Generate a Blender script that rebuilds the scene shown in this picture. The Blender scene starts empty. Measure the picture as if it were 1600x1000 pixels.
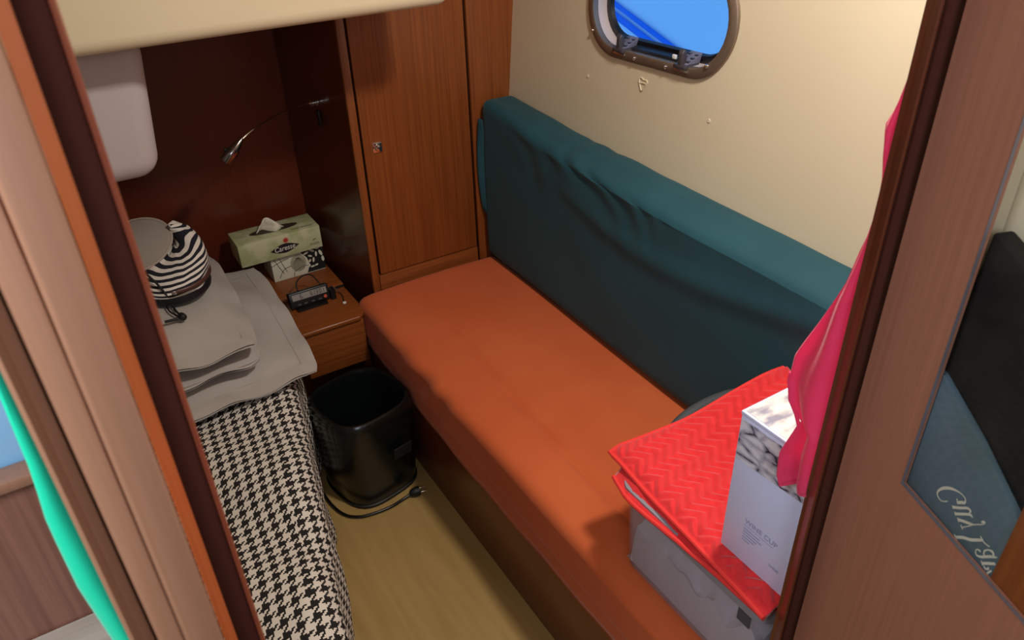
import bpy, bmesh, math, random
from mathutils import Vector, Matrix, noise
random.seed(4)
C = bpy.context.scene.collection
sc = bpy.context.scene
PI = math.pi

# ------------------------------------------------------------------ camera, world, lights, exposure
RX = (0.84832135, -0.52867791, -0.02916425)
RY = (-0.30574511, -0.44414328, -0.84217378)
RZ = (0.43228557, 0.72335083, -0.53841691)
cd = bpy.data.cameras.new('camera'); cam = bpy.data.objects.new('camera', cd); C.objects.link(cam)
M = Matrix(((RX[0], -RY[0], -RZ[0], 0), (RX[1], -RY[1], -RZ[1], 0), (RX[2], -RY[2], -RZ[2], 1.6), (0, 0, 0, 1)))
cam.matrix_world = M
cd.sensor_width = 36; cd.lens = 27.0; cd.clip_start = 0.02
cd.dof.use_dof = True; cd.dof.focus_distance = 1.6; cd.dof.aperture_fstop = 12
sc.camera = cam

w = bpy.data.worlds.new('sky'); sc.world = w; w.use_nodes = True
w.node_tree.nodes['Background'].inputs[0].default_value = (0.13, 0.42, 1.0, 1)
w.node_tree.nodes['Background'].inputs[1].default_value = 1.0

def area(name, loc, target, size, power, col, sy=None):
    d = bpy.data.lights.new(name, 'AREA'); d.energy = power; d.color = col; d.size = size
    if sy: d.shape = 'RECTANGLE'; d.size_y = sy
    o = bpy.data.objects.new(name, d); C.objects.link(o); o.location = loc
    o.rotation_euler = (Vector(target) - Vector(loc)).to_track_quat('-Z', 'Y').to_euler()
    return o
area('cabin_hatch_light', (0.84, 0.56, 2.05), (0.80, 0.95, 0.4), 0.13, 15.0, (1.0, 0.94, 0.86))
area('saloon_light', (-0.06, -0.55, 1.78), (0.12, 0.35, 1.0), 0.5, 5.6, (0.74, 0.85, 1.0))
area('step_fill_light', (-0.45, 0.10, 1.95), (-0.35, 0.80, 1.0), 0.35, 11.5, (0.80, 0.90, 1.0))  # added fill to brighten the blue panel and step, no opening built
sc.view_settings.view_transform = 'Standard'; sc.view_settings.look = 'None'
sc.view_settings.gamma = 1.0; sc.view_settings.use_curve_mapping = False
sc.view_settings.exposure = 0.0

# ------------------------------------------------------------------ helpers
def lin(r, g, b):
    f = lambda c: (c / 255 / 12.92) if c / 255 <= 0.04045 else ((c / 255 + 0.055) / 1.055) ** 2.4
    return (f(r), f(g), f(b), 1)

OFF = {}
def obj(name, bm, mat, parent=None, label=None, smooth=True, at=None):
    me = bpy.data.meshes.new(name)
    bmesh.ops.recalc_face_normals(bm, faces=bm.faces)
    bm.to_mesh(me); bm.free()
    off = OFF[parent.name] if parent is not None else Vector(at if at else (0, 0, 0))
    me.transform(Matrix.Translation(-off))
    if smooth:
        for p in me.polygons: p.use_smooth = True
        try: me.set_sharp_from_angle(angle=math.radians(38))
        except Exception: pass
    if mat is not None:
        for m in (mat if isinstance(mat, (list, tuple)) else [mat]): me.materials.append(m)
    o = bpy.data.objects.new(name, me); C.objects.link(o)
    if parent is not None: o.parent = parent
    else: o.location = off
    OFF[o.name] = off
    if label: o['label'] = label
    return o

def thing(name, label, cat, loc, group=None):
    o = bpy.data.objects.new(name, None); C.objects.link(o); o.location = loc
    o.empty_display_size = 0.05
    OFF[o.name] = Vector(loc); o['label'] = label; o['category'] = cat
    if group: o['group'] = group
    return o
def tag(o, label, cat, group=None):
    o['label'] = label; o['category'] = cat
    if group: o['group'] = group
    return o
def struct(name, bm=None, mat=None, loc=(0, 0, 0), label=None, smooth=True):
    if bm is None:
        o = bpy.data.objects.new(name, None); C.objects.link(o); o.location = loc; OFF[o.name] = Vector(loc)
    else: o = obj(name, bm, mat, at=loc, smooth=smooth)
    o['kind'] = 'structure'
    if label: o['label'] = label
    return o

def NB(): return bmesh.new()
def bevel(bm, r, seg=2):
    bmesh.ops.bevel(bm, geom=list(bm.edges), offset=r, segments=seg, profile=0.5, affect='EDGES', clamp_overlap=True)
def box(x0, x1, y0, y1, z0, z1, r=0.0, seg=2, bm=None, rot=None, piv=None):
    b = NB(); bmesh.ops.create_cube(b, size=1)
    bmesh.ops.scale(b, vec=(x1 - x0, y1 - y0, z1 - z0), verts=b.verts)
    bmesh.ops.translate(b, vec=((x0 + x1) / 2, (y0 + y1) / 2, (z0 + z1) / 2), verts=b.verts)
    if r > 0: bevel(b, r, seg)
    if rot is not None: bmesh.ops.rotate(b, cent=piv or ((x0 + x1) / 2, (y0 + y1) / 2, (z0 + z1) / 2), matrix=rot, verts=b.verts)
    return merge(bm, b)
def merge(bm, b):
    if bm is None: return b
    me = bpy.data.meshes.new('tmp'); b.to_mesh(me); b.free(); bm.from_mesh(me); bpy.data.meshes.remove(me); return bm
def prism(pts, vec, r=0.0, seg=2, bm=None):
    """polygon of 3D points swept along vec"""
    b = NB(); vs = [b.verts.new(p) for p in pts]; f = b.faces.new(vs)
    ret = bmesh.ops.extrude_face_region(b, geom=[f])
    bmesh.ops.translate(b, vec=vec, verts=[g for g in ret['geom'] if isinstance(g, bmesh.types.BMVert)])
    bmesh.ops.recalc_face_normals(b, faces=b.faces)
    if r > 0: bevel(b, r, seg)
    return merge(bm, b)
def plan(pts, z0, z1, r=0.0, seg=2, bm=None):
    return prism([(x, y, z0) for x, y in pts], (0, 0, z1 - z0), r, seg, bm)
def catmull(P, n=8):
    P = [Vector(p) for p in P]; out = []
    for i in range(len(P) - 1):
        p0 = P[max(i - 1, 0)]; p1 = P[i]; p2 = P[i + 1]; p3 = P[min(i + 2, len(P) - 1)]
        for k in range(n):
            t = k / n
            out.append(0.5 * ((2 * p1) + (p2 - p0) * t + (2 * p0 - 5 * p1 + 4 * p2 - p3) * t * t + (3 * p1 - p0 - 3 * p2 + p3) * t ** 3))
    out.append(P[-1]); return out
def tube(P, r, seg=10, bm=None, closed=False):
    b = bm or NB(); P = [Vector(p) for p in P]; n = len(P); rings = []
    up = Vector((0.13, 0.21, 0.97))
    for i, p in enumerate(P):
        if closed: t = (P[(i + 1) % n] - P[i - 1]).normalized()
        else: t = (P[min(i + 1, n - 1)] - P[max(i - 1, 0)]).normalized()
        a = t.cross(up); a = a.normalized() if a.length > 1e-5 else t.orthogonal().normalized()
        c = a.cross(t).normalized(); up = c
        rr = r(i / (n - 1)) if callable(r) else r
        rings.append([b.verts.new(p + (a * math.cos(q) + c * math.sin(q)) * rr) for q in [2 * PI * k / seg for k in range(seg)]])
    for i in range(n if closed else n - 1):
        A = rings[i]; B = rings[(i + 1) % n]
        for k in range(seg): b.faces.new((A[k], A[(k + 1) % seg], B[(k + 1) % seg], B[k]))
    if not closed:
        b.faces.new(rings[0]); b.faces.new(rings[-1][::-1])
    return b
def lathe(prof, origin, axis, seg=24, bm=None, capa=True, capb=True):
    """prof: list of (radius, distance along axis)"""
    b = bm or NB(); ax = Vector(axis).normalized(); a = ax.orthogonal().normalized(); c = ax.cross(a); o = Vector(origin); rings = []
    for r, h in prof: rings.append([b.verts.new(o + ax * h + (a * math.cos(q) + c * math.sin(q)) * max(r, 1e-5)) for q in [2 * PI * k / seg for k in range(seg)]])
    for A, B in zip(rings, rings[1:]):
        for k in range(seg): b.faces.new((A[k], A[(k + 1) % seg], B[(k + 1) % seg], B[k]))
    if capa: b.faces.new(rings[0][::-1])
    if capb: b.faces.new(rings[-1])
    return b
def grid(nu, nv, f, uv=None, bm=None):
    b = bm or NB(); L = b.loops.layers.uv.verify()
    V = [[b.verts.new(f(i / nu, j / nv)) for j in range(nv + 1)] for i in range(nu + 1)]
    for i in range(nu):
        for j in range(nv):
            fc = b.faces.new((V[i][j], V[i + 1][j], V[i + 1][j + 1], V[i][j + 1]))
            for lp, (a, c) in zip(fc.loops, ((i, j), (i + 1, j), (i + 1, j + 1), (i, j + 1))):
                lp[L].uv = uv(a / nu, c / nv) if uv else (a / nu, c / nv)
    return b
def solid(o, t, off=-1):
    m = o.modifiers.new('thick', 'SOLIDIFY'); m.thickness = t; m.offset = off; return o
def subsurf(o, n=1):
    m = o.modifiers.new('sub', 'SUBSURF'); m.levels = n; m.render_levels = n; return o
def nz(x, y, z=0.0, s=1.0): return noise.noise(Vector((x * s, y * s, z * s)))
def ss(a, b, x):
    t = min(1, max(0, (x - a) / (b - a))); return t * t * (3 - 2 * t)
def lerp(a, b, t): return a + (b - a) * t
def interp(tab, x):
    if x <= tab[0][0]: return tab[0][1]
    for (a, va), (b, vb) in zip(tab, tab[1:]):
        if x <= b: return lerp(va, vb, (x - a) / (b - a))
    return tab[-1][1]
def text_bm(s, size, origin, right, up, depth=0.0006, shear=0.0, sx=1.0):
    cu = bpy.data.curves.new('t', 'FONT'); cu.body = s; cu.size = size; cu.extrude = depth / 2; cu.shear = shear
    o = bpy.data.objects.new('t', cu); C.objects.link(o)
    dg = bpy.context.evaluated_depsgraph_get(); me = bpy.data.meshes.new_from_object(o.evaluated_get(dg))
    R = Vector(right).normalized(); U = Vector(up).normalized(); N = R.cross(U)
    m = Matrix(((R.x * sx, U.x, N.x, origin[0]), (R.y * sx, U.y, N.y, origin[1]), (R.z * sx, U.z, N.z, origin[2]), (0, 0, 0, 1)))
    me.transform(m); b = NB(); b.from_mesh(me); bpy.data.objects.remove(o); bpy.data.curves.remove(cu); bpy.data.meshes.remove(me)
    return b

# ------------------------------------------------------------------ materials
def mat(name, col, rough=0.6, metal=0.0, spec=0.5, coat=0.0, sheen=0.0):
    m = bpy.data.materials.new(name); m.use_nodes = True; p = m.node_tree.nodes['Principled BSDF']
    p.inputs['Base Color'].default_value = col; p.inputs['Roughness'].default_value = rough; p.inputs['Metallic'].default_value = metal
    p.inputs['Specular IOR Level'].default_value = spec
    if coat: p.inputs['Coat Weight'].default_value = coat; p.inputs['Coat Roughness'].default_value = 0.2
    if sheen: p.inputs['Sheen Weight'].default_value = sheen; p.inputs['Sheen Roughness'].default_value = 0.4
    return m
def N(m, t): return m.node_tree.nodes.new(t)
def LK(m, a, b): m.node_tree.links.new(a, b)
def vary(m, c1, c2, scale=(8, 8, 8), detail=4, bump=0.0, bscale=None, lo=0.3, hi=0.7, dist=0.002):
    """two-tone noise colour and fine relief"""
    p = m.node_tree.nodes['Principled BSDF']; tc = N(m, 'ShaderNodeTexCoord'); mp = N(m, 'ShaderNodeMapping'); mp.inputs['Scale'].default_value = scale
    LK(m, tc.outputs['Object'], mp.inputs['Vector'])
    n = N(m, 'ShaderNodeTexNoise'); n.inputs['Scale'].default_value = 1; n.inputs['Detail'].default_value = detail; LK(m, mp.outputs[0], n.inputs['Vector'])
    r = N(m, 'ShaderNodeValToRGB'); r.color_ramp.elements[0].position = lo; r.color_ramp.elements[1].position = hi
    r.color_ramp.elements[0].color = c1; r.color_ramp.elements[1].color = c2
    LK(m, n.outputs['Fac'], r.inputs[0]); LK(m, r.outputs[0], p.inputs['Base Color'])
    if bump:
        n2 = N(m, 'ShaderNodeTexNoise'); n2.inputs['Detail'].default_value = 3
        m2 = N(m, 'ShaderNodeMapping'); m2.inputs['Scale'].default_value = bscale or scale; LK(m, tc.outputs['Object'], m2.inputs[0]); LK(m, m2.outputs[0], n2.inputs['Vector']); n2.inputs['Scale'].default_value = 1
        b = N(m, 'ShaderNodeBump'); b.inputs['Strength'].default_value = bump; b.inputs['Distance'].default_value = dist
        LK(m, n2.outputs['Fac'], b.inputs['Height']); LK(m, b.outputs[0], p.inputs['Normal'])
    return m
def wood(name, c1, c2, axis='z', rough=0.38, coat=0.25, fine=170, rot=None):
    s = {'z': (fine, fine, 3.5), 'x': (3.5, fine, fine), 'y': (fine, 3.5, fine)}[axis]
    m = mat(name, c1, rough, coat=coat)
    vary(m, c1, c2, s, 3, 0.12, tuple(v * 1.6 for v in s), 0.28, 0.75, 0.0006)
    return m

W_CAB = wood('mahogany_upright', lin(122, 62, 24), lin(148, 82, 36))
W_CABX = wood('mahogany_level', lin(122, 62, 24), lin(150, 82, 36), 'x')
W_CABY = wood('mahogany_lengthwise', lin(98, 46, 22), lin(114, 56, 28), 'y')
W_DARK = wood('mahogany_dark', lin(84, 36, 18), lin(104, 48, 24))
W_POST = wood('door_post_mahogany', lin(150, 104, 78), lin(162, 114, 88), fine=240, rough=0.5)
W_EDGE = wood('orange_edge_mahogany', lin(164, 80, 34), lin(180, 92, 42), fine=240, rough=0.5)
W_LEAF = wood('door_leaf_mahogany', lin(158, 104, 82), lin(170, 113, 90), fine=190, rough=0.55)
GEL = vary(mat('cream_gelcoat', lin(228, 212, 178), 0.42), lin(226, 208, 172), lin(232, 216, 184), (3, 3, 3), bump=0.05, bscale=(90, 90, 90), dist=0.001)
WALLM = vary(mat('cream_hull_lining', lin(226, 211, 180), 0.5), lin(223, 208, 177), lin(229, 214, 184), (2, 2, 2), bump=0.08, bscale=(60, 60, 60), dist=0.001)
GELG = mat('grey_white_gelcoat', lin(196, 184, 184), 0.45)
FLOORM = wood('pale_floor_laminate', lin(166, 134, 78), lin(180, 148, 92), 'y', 0.45, 0.1, 40)
BLACK = mat('black', lin(10, 10, 10), 0.5)
CHROME = mat('chrome', (0.75, 0.74, 0.73, 1), 0.12, 1.0)
STEEL = mat('brushed_steel', lin(150, 132, 116), 0.42, 0.75)
WHITE = mat('white_plastic', lin(232, 230, 226), 0.5)

# ------------------------------------------------------------------ room shell
def wx(z): return 1.195 + 0.085 * (z - 0.9)          # hull side leans outwards
struct('floor', box(-1.1, 1.2, -1.2, 2.42, -0.03, 0.0), FLOORM, smooth=False)
struct('ceiling', box(-1.1, 1.33, -1.2, 2.42, 2.12, 2.16), GEL, smooth=False)
struct('wall_back', box(-1.1, 1.33, -1.24, -1.2, 0.0, 2.12), WALLM, smooth=False)
struct('wall_left', box(-1.14, -1.1, -1.2, 2.42, 0.0, 2.12), WALLM, smooth=False)

# hull wall with the porthole cut through it; stadium in wall coordinates (y, z)
PCY, PCZ, PL, PR = 1.372, 1.246, 0.128, 0.118          # centre, half straight length, radius of the frame's outer edge
def stadium(cy, cz, l, r, n=14):
    pts = []
    for k in range(n + 1): a = -PI / 2 + PI * k / n; pts.append((cy + l + r * math.cos(a), cz + r * math.sin(a)))
    for k in range(n + 1): a = PI / 2 + PI * k / n; pts.append((cy - l + r * math.cos(a), cz + r * math.sin(a)))
    return pts
TILT = -0.02    # the porthole rises slightly forward
def rotp(p, a=TILT):
    y, z = p[0] - PCY, p[1] - PCZ
    return (PCY + y * math.cos(a) - z * math.sin(a), PCZ + y * math.sin(a) + z * math.cos(a))
def onwall(p, d=0.0): return Vector((wx(p[1]) - d, p[0], p[1]))
def wall_right():
    b = NB()
    outer = [(-1.2, 0), (2.42, 0), (2.42, 2.12), (-1.2, 2.12)]
    inner = [rotp(p) for p in stadium(PCY, PCZ, PL, PR - 0.018)]
    es = []
    for loop in (outer, inner):
        vs = [b.verts.new(onwall(p)) for p in loop]
        for i in range(len(vs)): es.append(b.edges.new((vs[i], vs[(i + 1) % len(vs)])))
    bmesh.ops.triangle_fill(b, use_beauty=True, use_dissolve=False, edges=es)
    bmesh.ops.recalc_face_normals(b, faces=b.faces)
    ret = bmesh.ops.extrude_face_region(b, geom=list(b.faces))
    bmesh.ops.translate(b, vec=(0.05, 0, 0), verts=[g for g in ret['geom'] if isinstance(g, bmesh.types.BMVert)])
    return b
wr = struct('wall_right', wall_right(), WALLM, smooth=False)
# a torn-off hook mark and two dimples in the lining
def dimple(y, z, r, name, lab):
    b = NB()
    prof = [(0.0001, 0.0012), (r * 0.3, 0.0012), (r * 0.6, 0.0016), (r, 0.0002)]
    lathe(prof, onwall((y, z), 0), (-1, 0, 0.085), 12, b, capa=False)
    obj(name, b, WALLM, wr, lab)
dimple(1.165, 1.057, 0.0055, 'dimple', None); dimple(1.60, 1.06, 0.005, 'dimple', None)
b = NB()
scar = [(1.402, 1.098), (1.394, 1.099), (1.386, 1.096), (1.379, 1.097), (1.374, 1.094), (1.377, 1.087), (1.383, 1.080), (1.388, 1.072), (1.393, 1.073), (1.397, 1.081), (1.402, 1.089)]
tube([onwall(p, 0.0012) for p in catmull([(a, c, 0) for a, c in scar + scar[:1]], 3)[:-1]], 0.0016, 6, b, closed=True)
tube([onwall(p, 0.0012) for p in [(1.400, 1.087), (1.388, 1.089), (1.378, 1.089)]], 0.0018, 6, b)
prism([onwall(p, -0.001) for p in scar], (-0.0016, 0, 0), bm=b)
obj('hook_scar', b, WALLM, wr, 'chipped mark where a hook was torn off')

# porthole
win = struct('window_1', None, loc=(1.23, PCY, PCZ), label='rounded steel framed porthole with two grey latches')
def ring(l0, r0, d0, l1, r1, d1, bm=None):
    b = bm or NB(); A = [rotp(p) for p in stadium(PCY, PCZ, l0, r0, 18)]; B = [rotp(p) for p in stadium(PCY, PCZ, l1, r1, 18)]
    va = [b.verts.new(onwall(p, d0)) for p in A]; vb = [b.verts.new(onwall(p, d1)) for p in B]; n = len(va)
    for i in range(n): b.faces.new((va[i], va[(i + 1) % n], vb[(i + 1) % n], vb[i]))
    return b
def profile_ring(prof):
    b = NB()
    for (r0, d0), (r1, d1) in zip(prof, prof[1:]): ring(PL, PR + r0, d0, PL, PR + r1, d1, b)
    bmesh.ops.remove_doubles(b, verts=b.verts, dist=1e-5); return b
obj('frame', profile_ring([(0.0, 0.0005), (-0.001, 0.006), (-0.004, 0.0085), (-0.021, 0.010), (-0.0235, 0.0085), (-0.0235, -0.006)]), STEEL, win)
obj('tunnel', profile_ring([(-0.024, -0.006), (-0.0255, -0.034)]), GELG, win, 'pale inner tunnel of the opening')
GASK = mat('black_gasket', lin(12, 13, 18), 0.4)
obj('gasket', profile_ring([(-0.0245, -0.034), (-0.030, -0.030), (-0.042, -0.030), (-0.045, -0.040)]), GASK, win, 'black rubber gasket')
GLASS = bpy.data.materials.new('clear_pane'); GLASS.use_nodes = True
nt = GLASS.node_tree; nt.nodes.remove(nt.nodes['Principled BSDF']); tr = nt.nodes.new('ShaderNodeBsdfTransparent'); gl = nt.nodes.new('ShaderNodeBsdfGlossy'); gl.inputs['Roughness'].default_value = 0.02
mx = nt.nodes.new('ShaderNodeMixShader'); lw = nt.nodes.new('ShaderNodeLayerWeight'); lw.inputs[0].default_value = 0.5; fr = nt.nodes.new('ShaderNodeMath'); fr.operation = 'POWER'; fr.inputs[1].default_value = 5.0; nt.links.new(lw.outputs['Facing'], fr.inputs[0])
nt.links.new(fr.outputs[0], mx.inputs[0]); nt.links.new(tr.outputs[0], mx.inputs[1]); nt.links.new(gl.outputs[0], mx.inputs[2]); nt.links.new(mx.outputs[0], nt.nodes['Material Output'].inputs[0])
b = NB(); vs = [b.verts.new(onwall(rotp(p), -0.042)) for p in stadium(PCY, PCZ, PL, PR - 0.036)]; f = b.faces.new(vs)
r_ = bmesh.ops.extrude_face_region(b, geom=[f]); bmesh.ops.translate(b, vec=(0.004, 0, 0), verts=[g for g in r_['geom'] if isinstance(g, bmesh.types.BMVert)])
obj('pane', b, GLASS, win, 'clear pane')
LATCH = mat('dark_grey_plastic', lin(66, 62, 66), 0.45); LATCHP = mat('mauve_grey_plastic', lin(104, 102, 122), 0.5)
def latch(y):
    z0 = PCZ - PR + 0.018 + (-0.02) * (y - PCY)
    base = box(wx(z0) - 0.018, wx(z0) + 0.026, y - 0.019, y + 0.019, z0, z0 + 0.010, 0.003)
    # ridged wedge leaning back to the gasket
    pr = [(wx(z0) - 0.010, y - 0.017, z0 + 0.010), (wx(z0) + 0.028, y - 0.017, z0 + 0.010), (wx(z0) + 0.034, y - 0.017, z0 + 0.030)]
    l = obj('latch', base, LATCH, win, 'dark grey latch base')
    wdg = prism(pr, (0, 0.034, 0), 0.0012); obj('wedge', wdg, LATCHP, l, 'mauve grey ridged wedge')
    rb = NB()
    for k in range(3):
        for s in (-1, 1):
            t = 0.22 + 0.27 * k; px = lerp(pr[0][0], pr[2][0], t); pz = lerp(pr[0][2], pr[2][2], t)
            box(px - 0.0035, px + 0.0035, y + s * 0.011 - 0.004, y + s * 0.011 + 0.004, pz + 0.0004, pz + 0.0022, 0, bm=rb)
    obj('ridges', rb, LATCH, l)
    hx = wx(z0) - 0.013
    h = prism([(hx - 0.004, y - 0.0075, z0 + 0.006), (hx + 0.012, y - 0.0075, z0 + 0.006), (hx + 0.013, y - 0.006, z0 + 0.035), (hx + 0.004, y - 0.006, z0 + 0.042), (hx - 0.002, y - 0.006, z0 + 0.034)], (0, 0.014, 0), 0.003, 3)
    obj('handle', h, LATCH, l, 'dark grey lever')
    obj('notch', box(wx(z0) - 0.0125, wx(z0) + 0.002, y - 0.021, y + 0.021, z0 - 0.006, z0 - 0.001, 0.001), mat('bright_metal', (0.8, 0.78, 0.77, 1), 0.25, 1.0), l, 'bright metal notch')
latch(1.475); latch(1.262)
def sillz(y): return PCZ - PR + 0.0258 - 0.02 * (y - PCY)
b = prism([(wx(1.15) + dx, 1.285, sillz(1.285) + dz) for dx, dz in ((0.004, 0.0), (0.036, 0.0), (0.036, 0.010), (0.010, 0.004))], (0, 0.168, -0.0034), 0.001)
obj('sill_seal', b, GASK, win, 'black seal along the sill')
obj('tab', box(wx(1.15) + 0.006, wx(1.15) + 0.012, 1.300, 1.311, sillz(1.305) + 0.003, sillz(1.305) + 0.012, 0.001), WHITE, win, 'small white tab')
def screw(y, z):
    b = lathe([(0.0048, 0), (0.0048, 0.002), (0.0036, 0.004), (0.0016, 0.0045), (0.0014, 0.0035)], onwall((y, z), 0.0095), (-1, 0, 0.08), 14); obj('screw', b, CHROME, win, 'steel screw')
for p in ((1.585, 1.175), (1.420, 1.140), (1.312, 1.142), (1.188, 1.168)): screw(*p)

# neighbouring hull seen through the porthole
hb = thing('neighbour_boat', 'white hull with two blue stripes seen outside the porthole', 'boat', (3.6, 2.4, -0.8))
HW = mat('white_hull_paint', (0.86, 0.92, 0.98, 1), 0.4); HB = mat('blue_stripe_paint', lin(0, 120, 235), 0.4)
def hull(y, z): return Vector((3.47 + 0.12 * (z + 0.8) - 0.05 * (y - 2.4) ** 2 * 0.1, y, z))
b = grid(16, 10, lambda u, v: hull(lerp(0.2, 7.5, u), lerp(-0.8, 2.6, v))); solid(obj('hull', b, HW, hb), 0.01, 0)
def stripe(o0, o1):
    b = grid(16, 1, lambda u, v: hull(lerp(0.6, 7.2, u), STZ + STS * (lerp(0.6, 7.2, u) - 4.0) + lerp(o0, o1, v)) + Vector((-0.02, 0, 0)))
    solid(obj('stripe', b, HB, hb, 'blue painted stripe'), 0.004)
STZ, STS = 0.333, 0.285
stripe(0.0, 0.047); stripe(0.0715, 0.107)

# overhead moulding and the box hanging under it
def rounded_profile_prism(pts, y0, y1, r, seg=6): return prism([(x, y0, z) for x, z in pts], (0, y1 - y0, 0), r, seg)
b = box(-1.09, 0.832, 1.60, 2.34, 1.277, 2.11, 0.028, 5)
struct('trim_1', b, GEL, label='cream moulded overhead box above the berth')
b = NB()
pts = [(-1.05, 0.985), (0.175, 0.985), (0.208, 1.28), (-1.05, 1.28)]
b = rounded_profile_prism(pts, 1.74, 2.30, 0.045, 6)
struct('trim_2', b, GELG, label='grey white moulded box hanging below the cream overhead')

# niche back wall and the panels around it
struct('wall_end', box(-1.1, 1.31, 2.37, 2.42, 0, 2.12), wood('shaded_niche_mahogany', lin(88, 32, 12), lin(98, 39, 16)), smooth=False)  # niche wood darkened to carry the niche's shade

# ------------------------------------------------------------------ wardrobe
wd = thing('wardrobe', 'mahogany wardrobe with a tall flush door beside the teal backrest', 'wardrobe', (0.95, 2.15, 0))
Y0 = 1.975
GAPM = mat('dark_gap', lin(20, 8, 5), 0.8)
sx = lambda y: 0.69 - 0.055 * (y - Y0) / 0.385
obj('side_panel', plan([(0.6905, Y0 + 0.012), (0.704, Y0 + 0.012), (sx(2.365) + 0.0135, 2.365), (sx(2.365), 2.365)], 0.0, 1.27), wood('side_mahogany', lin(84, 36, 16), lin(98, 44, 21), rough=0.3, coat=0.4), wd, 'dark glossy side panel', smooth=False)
obj('stile', box(0.690, 0.7135, Y0, Y0 + 0.016, 0.0, 1.27, 0.004, 3), W_CAB, wd)
obj('carcass', box(0.705, 1.19, Y0 + 0.018, Y0 + 0.03, 0.0, 1.9), GAPM, wd, smooth=False)
dr = obj('door', box(0.7195, 1.0585, Y0 + 0.001, Y0 + 0.017, 0.461, 1.9, 0.0022, 2), W_CAB, wd)
obj('bottom_rail', box(0.7145, 1.0605, Y0 + 0.001, Y0 + 0.017, 0.30, 0.4575, 0.002), W_CABX, wd)
obj('side_stile', plan([(1.0665, Y0), (1.255, Y0), (1.255, Y0 + 0.017), (1.0665, Y0 + 0.017)], 0.30, 1.9, 0.002), W_CAB, wd)
# clip right stile where the hull wall leans in: it simply runs into the lining
la = obj('latch', box(0.745, 0.7725, Y0 - 0.0035, Y0 + 0.001, 0.844, 0.872, 0.0012), CHROME, dr, 'square chrome push latch')
# round button on the latch
b = lathe([(0.0095, 0), (0.0095, 0.002), (0.0075, 0.004), (0.0070, 0.0075), (0.004, 0.0085)], (0.7588, Y0 - 0.003, 0.858), (0, -1, 0), 20)
obj('latch_button', b, CHROME, dr, 'round chrome push button')

# ------------------------------------------------------------------ reading lamp
lp = thing('reading_lamp', 'chrome gooseneck reading lamp on the dark niche side', 'lamp', (0.664, 2.15, 0.962))
mx_ = sx(2.15)
b = lathe([(0.011, 0), (0.011, 0.004), (0.008, 0.006), (0.008, 0.012), (0.0105, 0.014), (0.0105, 0.020), (0.006, 0.022)], (mx_ - 0.0005, 2.15, 0.962), (-1, -0.14, 0), 20); obj('mount', b, CHROME, lp)
arm = [(mx_ - 0.020, 2.147, 0.962), (0.610, 2.135, 0.9615), (0.545, 2.10, 0.958), (0.495, 2.06, 0.962), (0.445, 2.02, 0.958), (0.409, 2.0, 0.952)]
AP = [(0.645, 2.147, 0.963), (0.615, 2.135, 0.966), (0.575, 2.11, 0.968), (0.525, 2.08, 0.967), (0.47, 2.04, 0.964), (0.432, 2.012, 0.959), (0.408, 2.0, 0.950)]
obj('arm', tube(catmull(AP, 6), 0.0022, 8), CHROME, lp)
hd = Vector((0.408, 2.0, 0.952)); ht = Vector((0.352, 1.998, 0.901)); ax = (ht - hd)
L_ = ax.length
b = lathe([(0.003, 0), (0.006, 0.10 * L_), (0.0125, 0.40 * L_), (0.0155, 0.62 * L_), (0.0155, 0.75 * L_), (0.0135, 1.0 * L_), (0.012, 1.0 * L_), (0.011, 0.9 * L_)], hd, ax, 24); hdo = obj('lamp_head', b, mat('dark_chrome', (0.30, 0.27, 0.26, 1), 0.14, 1.0), lp, 'dark chrome tapered head')
bp = hd.lerp(ht, 0.68) + Vector((-0.009, 0.003, 0.012)); obj('switch', lathe([(0.004, 0), (0.004, 0.004), (0.002, 0.005)], bp, (-0.55, 0.15, 0.75), 10), BLACK, hdo, 'small black switch')
# black block put in for the mount's shadow on the panel
obj('mount_shadow', box(mx_ - 0.009, mx_ - 0.001, 2.135, 2.152, 0.895, 0.94, 0.003), BLACK, lp, 'black block standing for the shadow under the mount')

# ------------------------------------------------------------------ bedside locker
ns = thing('bedside_cabinet', 'low mahogany bedside cabinet in the niche corner carrying tissue boxes', 'cabinet', (0.53, 2.12, 0))
b = plan([(0.425, 1.885), (0.605, 1.885), (0.632, 1.915), (0.632, 2.365), (0.425, 2.365)], 0.384, 0.400, 0.005, 3); obj('top', b, W_CABX, ns)
obj('front', box(0.428, 0.616, 1.894, 1.912, 0.235, 0.382, 0.002), W_CABX, ns)
obj('side', box(0.606, 0.627, 1.915, 2.365, 0.03, 0.382, 0.002), W_DARK, ns)
obj('body', box(0.43, 0.604, 1.99, 2.36, 0.02, 0.380, 0.003), W_DARK, ns)
obj('lid', plan([(0.43, 2.085), (0.6315, 2.085), (0.6315, 2.364), (0.43, 2.364)], 0.4012, 0.409, 0.0025), W_CABX, ns, 'slightly raised rear lid of the top')
obj('finger_slot', box(0.604, 0.630, 2.078, 2.084, 0.4004, 0.407, 0.0), GAPM, ns, 'dark finger slot')

# ------------------------------------------------------------------ tissue boxes
Zb = 0.4095
PX0, PX1 = 0.362, 0.618
TB = vary(mat('pale_green_card', lin(196, 196, 150), 0.5), lin(178, 184, 132), lin(206, 204, 166), (22, 30, 22), 2, lo=0.4, hi=0.6)
t2 = thing('tissue_box', 'white tissue box with black leaf print under the green tissue box', 'tissue box', (0.53, 2.26, Zb))
CR = mat('ivory_card', lin(222, 218, 196), 0.5); NAVY = mat('black_card', lin(24, 28, 30), 0.5)
FY = 2.212
obj('carton', box(0.452, 0.622, FY, 2.322, Zb, 0.497, 0.0015), CR, t2)
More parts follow.
